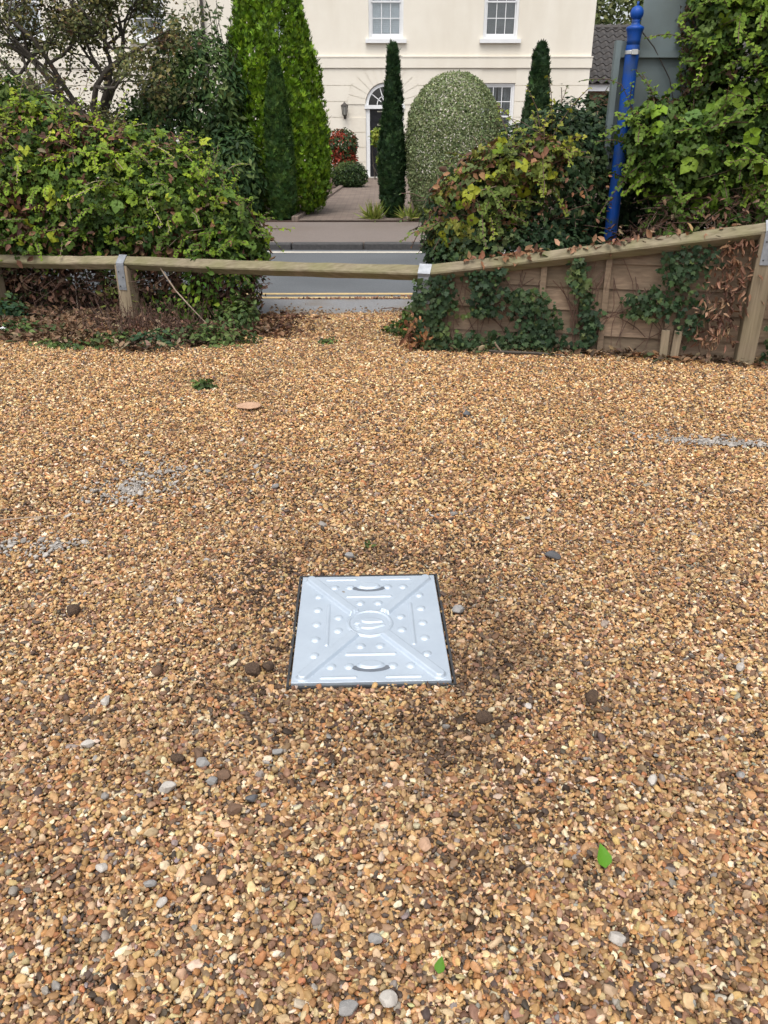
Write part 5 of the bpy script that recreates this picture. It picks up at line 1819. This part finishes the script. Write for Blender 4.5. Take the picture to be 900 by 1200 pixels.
# dry brown weed stalks round the strapped post
st = thing('dry_weed', 'dry brown weed stalks round the foot of the strapped post', 'weed', (-1.95, 6.25, 0))
b = MB()
for k in range(190):
    p = Vector((-1.75 + random.gauss(0, .28), 5.95 + random.gauss(0, .16), .01))
    d = Vector((random.gauss(0, .35), random.gauss(0, .3), 1)).normalized()
    L0 = random.uniform(.1, .3)
    b.tube([p, p + d * L0 * .6, p + d * L0 + Vector((random.gauss(0, .03), random.gauss(0, .03), 0))], [.002, .0016, .001], 4, cap=False)
b.build('stalks', M['cane_brown'], st)['kind'] = 'stuff'
P = np.array([-1.75, 5.95, 0]) + rng.normal(0, 1, (420, 3)) * np.array([.28, .16, 0])
P[:, 2] = .03 + np.abs(rng.normal(0, .10, 420))
leaf_part('seed_heads', st, M['leaf_dry'], P, norm(rng.normal(0, 1, P.shape)), rand_tip(420, .2), .025 * rng.uniform(.5, 1.3, 420), mixcol(P, [(.13, .065, .045), (.19, .11, .07), (.09, .05, .04)], [.4, .3, .3], 193), 'dead', .1, kind_prop='stuff')

# ------------------------------------------------------------------ pressed steel inspection cover
CX, CY, CW, CD = COVER
ZT = 0.013
cov = thing('inspection_cover', 'pale galvanised steel inspection cover with pressed cross pattern set in gravel', 'inspection cover', (CX, CY, 0))
nx, ny = 206, 262
u, v = np.meshgrid(np.linspace(-CW / 2, CW / 2, nx), np.linspace(-CD / 2, CD / 2, ny), indexing='ij')
H = np.zeros_like(u)


def sm(x, w):
    return np.clip(.5 + x / w, 0, 1) ** 2 * (3 - 2 * np.clip(.5 + x / w, 0, 1))


def bar(x0, y0, x1, y1, hw, h, soft=.004):
    global H
    dx, dy = x1 - x0, y1 - y0
    L2 = dx * dx + dy * dy
    tt = np.clip(((u - x0) * dx + (v - y0) * dy) / L2, 0, 1)
    dist = np.hypot(u - x0 - tt * dx, v - y0 - tt * dy)
    H = np.maximum(H, h * sm(hw - dist, soft))


def dot(x, y, r, h):
    global H
    q = np.clip(1 - ((u - x) ** 2 + (v - y) ** 2) / r ** 2, 0, 1)
    H = np.maximum(H, h * np.sqrt(q) * sm(q - .05, .1))


W, Dp = CW, CD
for s1 in (-1, 1):
    for s2 in (-1, 1):
        bar(s1 * .43 * W, s2 * .455 * Dp, s1 * .09 * W, s2 * .085 * Dp, .0165, .0125, .008)
    for k in (-.27, -.135, .0, .135, .27):
        dot(s1 * .368 * W, k * Dp * 1.04, .0138, .0060)
    for k in (-.062, .062):
        dot(s1 * .218 * W, k * Dp, .0138, .0060)
    bar(s1 * .292 * W, -.19 * Dp, s1 * .292 * W, .19 * Dp, .0056, .0034)
    for s2 in (-1, 1):
        bar(s1 * .10 * W, s2 * .463 * Dp, s1 * .31 * W, s2 * .463 * Dp, .0046, .0028)
        dot(s1 * .255 * W, s2 * .375 * Dp, .0138, .0060)
        dot(s1 * .14 * W, s2 * .375 * Dp, .0138, .0060)
        dot(s1 * .065 * W, s2 * .205 * Dp, .0138, .0060)
for s2 in (-1, 1):
    bar(-.155 * W, s2 * .275 * Dp, .155 * W, s2 * .275 * Dp, .0056, .0034)
# lifting points: a raised eyebrow; the dark of its slot is a separate crescent
for s2 in (-1, 1):
    yc = s2 * .375 * Dp
    eb = np.clip(1 - (u / .042) ** 2 - ((v - yc - .004) / .021) ** 2, 0, 1)
    H = np.maximum(H, .0075 * sm(eb - .25, .5))
# centre roundel with a raised bird-like mark
rr = np.hypot(u, v)
H = np.where(rr < .078, 0, H)
H = np.maximum(H, .0050 * sm(.0045 - np.abs(rr - .068), .004))
H = np.where(rr < .062, np.maximum(H, .0015), H)


def lens(cx, cy, a, b, rot, h):
    global H
    c, s = math.cos(rot), math.sin(rot)
    x = (u - cx) * c + (v - cy) * s
    y = -(u - cx) * s + (v - cy) * c
    q = np.clip(1 - (x / a) ** 2, 0, 1) ** .8 * b
    H = np.maximum(H, h * sm(q - np.abs(y - .25 * b * np.sin(x / a * 2.5)), .004) * (np.abs(x) < a))


lens(.004, .014, .040, .014, -.25, .0055)
lens(.010, -.018, .040, .012, .10, .0055)
lens(-.036, .006, .014, .009, .3, .005)
for k in range(4):
    lens(-.044 + .003 * k, -.004 - .009 * k, .009, .002, .2, .004)
H += (vnoise(np.stack([u.ravel(), v.ravel(), u.ravel() * 0], -1), 6, 201, 2).reshape(u.shape) - .5) * .0012
V = np.stack([CX + u.ravel(), CY + v.ravel(), ZT + H.ravel()], -1)
idx = np.arange(nx * ny).reshape(nx, ny)
q = np.stack([idx[:-1, :-1], idx[1:, :-1], idx[1:, 1:], idx[:-1, 1:]], -1).reshape(-1, 4)
T = [q[:, [0, 1, 2]], q[:, [0, 2, 3]]]
rim = np.concatenate([idx[:, 0], idx[-1, 1:], idx[-2::-1, -1], idx[0, -2:0:-1]])
base_i = len(V)
low = V[rim].copy()
low[:, 2] = ZT - .022
V = np.concatenate([V, low])
m = len(rim)
k = np.arange(m)
k2 = (k + 1) % m
T += [np.stack([rim[k], base_i + k, base_i + k2], -1), np.stack([rim[k], base_i + k2, rim[k2]], -1)]
mgalv = bpy.data.materials.new('galvanised_plate')
nt, N, L, b_ = nodes_of(mgalv)
b_.inputs['Metallic'].default_value = .55
b_.inputs['Roughness'].default_value = .42
tc = N.new('ShaderNodeTexCoord')
vo = N.new('ShaderNodeTexVoronoi')
vo.inputs['Scale'].default_value = 55
L.new(tc.outputs['Object'], vo.inputs['Vector'])
nz = N.new('ShaderNodeTexNoise')
nz.inputs['Scale'].default_value = 9
nz.inputs['Detail'].default_value = 5
L.new(tc.outputs['Object'], nz.inputs['Vector'])
cr = N.new('ShaderNodeValToRGB')
cr.color_ramp.elements[0].color = (.43, .495, .57, 1)
cr.color_ramp.elements[1].color = (.52, .585, .655, 1)
mxx = N.new('ShaderNodeMath')
mxx.operation = 'MULTIPLY_ADD'
mxx.inputs[1].default_value = .25
L.new(vo.outputs['Distance'], mxx.inputs[0])
L.new(nz.outputs['Fac'], mxx.inputs[2])
L.new(mxx.outputs[0], cr.inputs['Fac'])
L.new(cr.outputs['Color'], b_.inputs['Base Color'])
mr = N.new('ShaderNodeMapRange')
mr.inputs['To Min'].default_value = .46
mr.inputs['To Max'].default_value = .60
L.new(nz.outputs['Fac'], mr.inputs['Value'])
L.new(mr.outputs[0], b_.inputs['Roughness'])
plate = link('plate', tri_mesh('plate', V, np.concatenate(T), mgalv, smooth=False), cov)
plate.data.polygons.foreach_set('use_smooth', np.concatenate([np.ones(len(q) * 2, bool), np.zeros(2 * m, bool)]))
for s2 in (-1, 1):                                     # dark crescents laid on the plate, painting in the shade of the lifting slots
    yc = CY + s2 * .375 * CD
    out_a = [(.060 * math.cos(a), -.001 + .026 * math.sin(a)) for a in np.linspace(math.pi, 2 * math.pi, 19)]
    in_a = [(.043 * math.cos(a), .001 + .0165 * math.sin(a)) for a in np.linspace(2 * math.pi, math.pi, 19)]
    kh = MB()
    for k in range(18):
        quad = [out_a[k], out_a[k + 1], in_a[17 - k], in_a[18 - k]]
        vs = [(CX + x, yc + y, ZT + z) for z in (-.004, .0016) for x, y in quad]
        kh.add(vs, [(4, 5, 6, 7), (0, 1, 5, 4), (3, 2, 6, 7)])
    kh.build('lifting_slot_shade', M['slot_shade_grey'], cov)
g, w = .006, .007
fr = MB()
x0, x1, y0, y1 = CX - CW / 2 - g, CX + CW / 2 + g, CY - CD / 2 - g, CY + CD / 2 + g
fr.box(x0 - w, x0, y0 - w, y1 + w, -.03, ZT - .002).box(x1, x1 + w, y0 - w, y1 + w, -.03, ZT - .002)
fr.box(x0, x1, y0 - w, y0, -.03, ZT - .006).box(x0, x1, y1, y1 + w, -.03, ZT - .002)
fr.box(x0, x1, y0, y1, -.032, -.022)
fr.build('frame', M['frame_steel'], cov)

cov.rotation_euler.z = .0317

# ------------------------------------------------------------------ loose stones, clods and fallen leaves on the gravel
def gpt(px, py):
    a = PITCH + math.atan((py - 600) / 930)
    d = CAM_H / math.tan(a)
    z = d * math.cos(PITCH) + CAM_H * math.sin(PITCH)
    return (px - 450) * z / 930, d, z / 930


STONE_M = {'pale': pmat('stone_pale', (.44, .41, .37), (.33, .30, .27), scale=40, rough=.8, bump=.3), 'grey': pmat('stone_grey', (.26, .25, .24), (.17, .165, .16), scale=40, rough=.75, bump=.3),
           'dark': pmat('stone_dark', (.10, .10, .105), (.06, .06, .065), scale=40, rough=.75, bump=.3), 'brown': pmat('stone_brown', (.15, .085, .05), (.09, .055, .035), scale=40, rough=.8, bump=.4),
           'mud': pmat('clod', (.085, .052, .03), (.05, .03, .02), scale=60, rough=.95, bump=1.0, bscale=120), 'pink': pmat('stone_pink', (.46, .29, .19), (.36, .22, .14), scale=30, rough=.8, bump=.3)}


def stone(name, px, py, wpx, kind, label, aspect=.75, hgt=.55, npts=11, cat='stone'):
    x, y, s = gpt(px, py)
    w = wpx * s * .86
    r = random.Random(int(px * 7 + py))
    bm = bmesh.new()
    bmesh.ops.create_icosphere(bm, subdivisions=3, radius=1.0)
    planes = [(Vector((r.gauss(0, 1), r.gauss(0, 1), r.gauss(0, 1))).normalized(), r.uniform(.62, .85)) for k in range(npts)]
    for v_ in bm.verts:
        p = v_.co.copy()
        for nn, dd in planes:
            over = p.dot(nn) - dd
            if over > 0: p -= nn * over * .99
        p *= 1 + r.uniform(-.012, .012)
        v_.co = (p.x * w / 1.6, p.y * w / 1.6 * aspect, p.z * w / 1.6 * hgt)
    me = bpy.data.meshes.new(name)
    bm.to_mesh(me)
    bm.free()
    me.materials.append(STONE_M[kind])
    zz = float(gh(np.array([x]), np.array([y]))[0])
    o = link(name, me, None, (x, y, zz + .008 + w / 2 * hgt * .55))
    o.rotation_euler = (r.uniform(-.2, .2), r.uniform(-.2, .2), r.uniform(0, 6.28))
    tag(o, label, cat, 'loose stones lying on the gravel')


for a in [
    ('stone', 196, 927, 22, 'pale', 'long pale grey stone lying front left of the steel cover', .7),
    ('stone', 238, 896, 17, 'grey', 'square blue grey stone touching a brown one front left of the cover', .85),
    ('stone', 233, 886, 18, 'brown', 'dark brown stone just behind the square blue grey stone', .6),
    ('stone', 209, 893, 20, 'mud', 'flat dark brown stone left of the square blue grey stone', .6),
    ('stone', 249, 918, 15, 'grey', 'small rounded blue grey stone beside a dark brown pebble', .9),
    ('stone', 263, 912, 18, 'brown', 'dark brown pebble right of the small rounded blue grey stone', .8),
    ('stone', 275, 952, 20, 'brown', 'reddish brown stone in front of the brown and blue grey pebbles', .8),
    ('stone', 296, 939, 16, 'dark', 'dark grey stone behind and right of the reddish brown stone', .7),
    ('stone', 247, 1037, 20, 'brown', 'brown grey rounded stone alone in the left foreground gravel', .8),
    ('stone', 325, 884, 14, 'grey', 'slim grey chip straight in front of the cover left corner', .6),
    ('stone', 185, 789, 20, 'brown', 'dark brown stone level with the cover front edge far to its left', .6),
    ('stone', 211, 706, 13, 'pale', 'pale stone chip left of the cover on clean gravel', .7),
    ('stone', 124, 822, 17, 'pale', 'white grey flat stone in the left gravel below the brown stone', .6),
    ('stone', 103, 873, 16, 'pale', 'pale flat stone at far left of the foreground gravel', .6),
    ('stone', 409, 656, 12, 'grey', 'upright grey chip just behind the steel cover', .5, .9),
    ('stone', 648, 655, 22, 'dark', 'dark slate grey flat stone right of and behind the cover', .6, .35),
    ('stone', 291, 479, 30, 'pink', 'large flat pinkish stone on the open gravel near the weed tuft', .8, .25),
    ('stone', 323, 574, 12, 'grey', 'small grey stone on open gravel behind the cover', .7),
    ('stone', 537, 718, 18, 'grey', 'grey stone close to the right side of the cover', .7),
    ('stone', 547, 488, 11, 'dark', 'tiny dark stone in the gravel between cover and fence', .8),
    ('stone', 723, 1106, 22, 'pale', 'pale angular stone in the lower right foreground', .9),
    ('stone', 498, 995, 19, 'pink', 'pinkish wedge of stone straight in front of the cover', .8),
    ('stone', 407, 1184, 27, 'grey', 'grey blue stone at the very bottom of the foreground', .6),
    ('stone', 455, 1174, 22, 'pale', 'chalky pale stone at the bottom right of the grey blue one', .9),
    ('stone', 120, 1021, 17, 'pale', 'pale grey stone in the left foreground left of the brown grey one', .7),
    ('stone', 176, 1040, 16, 'grey', 'mid grey chip between the pale and the brown grey foreground stones', .7),
    ('stone', 190, 1062, 15, 'pale', 'light chip in front of the mid grey foreground chip', .7),
    ('stone', 440, 1103, 17, 'grey', 'grey stone in the bottom foreground below the pinkish wedge', .8),
    ('stone', 866, 915, 12, 'grey', 'grey chip far right in the foreground gravel', .8),
    ('stone', 764, 920, 17, 'pale', 'pale flat chip in the right foreground gravel', .6),
    ('stone', 866, 790, 15, 'pale', 'pale chip at the right picture edge level with the cover front', .6),
]:
    stone(*a)
for a in [
    ('soil_clod', 297, 789, 20, 'mud', 'dark soil clod beside the front left corner of the cover', .8, .7, 7, 'soil clod'),
    ('soil_clod', 314, 785, 17, 'mud', 'second dark soil clod, nearer the cover left edge', .8, .7, 7, 'soil clod'),
    ('soil_clod', 694, 822, 20, 'mud', 'dark soil clod lying alone right of the cover', .8, .7, 7, 'soil clod'),
    ('soil_clod', 567, 846, 20, 'mud', 'dark soil clod right of the cover front corner', .8, .7, 7, 'soil clod'),
    ('soil_clod', 85, 714, 20, 'mud', 'dark soil clod far left on the gravel', .8, .6, 7, 'soil clod'),
]:
    stone(*a)


def fallen_leaf(px, py, wpx, label, col, rot, tilt=.2):
    x, y, s = gpt(px, py)
    tv, tt = tmpl('oval')
    tv = tv * wpx * s * np.array([1.15, 1, 1.4])
    V = np.concatenate([tv, tv + np.array([0, 0, -.0006])])
    T = np.concatenate([tt, tt[:, ::-1] + len(tv)])
    o = link('fallen_leaf', tri_mesh('fallen_leaf', V, T, M['leaf'], np.tile(np.array(col), (len(V), 1))), None, (x, y - wpx * s * .5, float(gh(np.array([x]), np.array([y]))[0]) + .014))
    o.rotation_euler = (tilt, 0, rot)
    tag(o, label, 'leaf', 'fallen leaves on the gravel')


fallen_leaf(705, 1013, 27, 'bright green fallen leaf standing on gravel in the right foreground', (.10, .26, .02), .15, .75)
fallen_leaf(513, 1136, 19, 'small green fallen leaf near the bottom of the foreground', (.09, .22, .02), -.3, .6)

tw = thing('fallen_branch', 'thin brown fallen branch lying along the foot of the boards', 'branch', (1.0, 5.3, 0))
MB().tube([(.72, 5.36, .03), (.86, 5.34, .025), (1.02, 5.30, .03), (1.22, 5.28, .02)], [.010, .012, .011, .006], 6).build('stem', M['bark'], tw)
MB().tube([(.80, 5.35, .03), (.76, 5.33, .08), (.75, 5.32, .10)], [.008, .007, .004], 5).build('side_twig', M['cane_pale'], tw)
tag(MB().tube([(-1.35, 5.62, .025), (-1.15, 5.68, .025), (-.95, 5.66, .022)], [.005, .006, .004], 5).build('twig', M['bark']), 'short brown twig on gravel beside the weed patch', 'twig')
tag(MB().tube([(-1.62, 2.79, .022), (-1.44, 2.83, .024), (-1.30, 2.86, .022)], [.003, .003, .002], 5).build('twig', M['cane_pale']), 'thin pale twig on the gravel at far left', 'twig')
# scrap of white paper at the picture edge
bm = bmesh.new()
bmesh.ops.create_grid(bm, x_segments=6, y_segments=6, size=.035)
for v_ in bm.verts:
    v_.co.z = .025 + random.uniform(-.012, .02)
    v_.co.x *= random.uniform(.8, 1.1)
me = bpy.data.meshes.new('paper_scrap')
bm.to_mesh(me)
bm.free()
me.materials.append(M['paper'])
tag(link('paper_scrap', me, None, (-2.86, 5.92, .02)), 'crumpled white paper scrap in the leaf litter at the picture edge', 'paper')
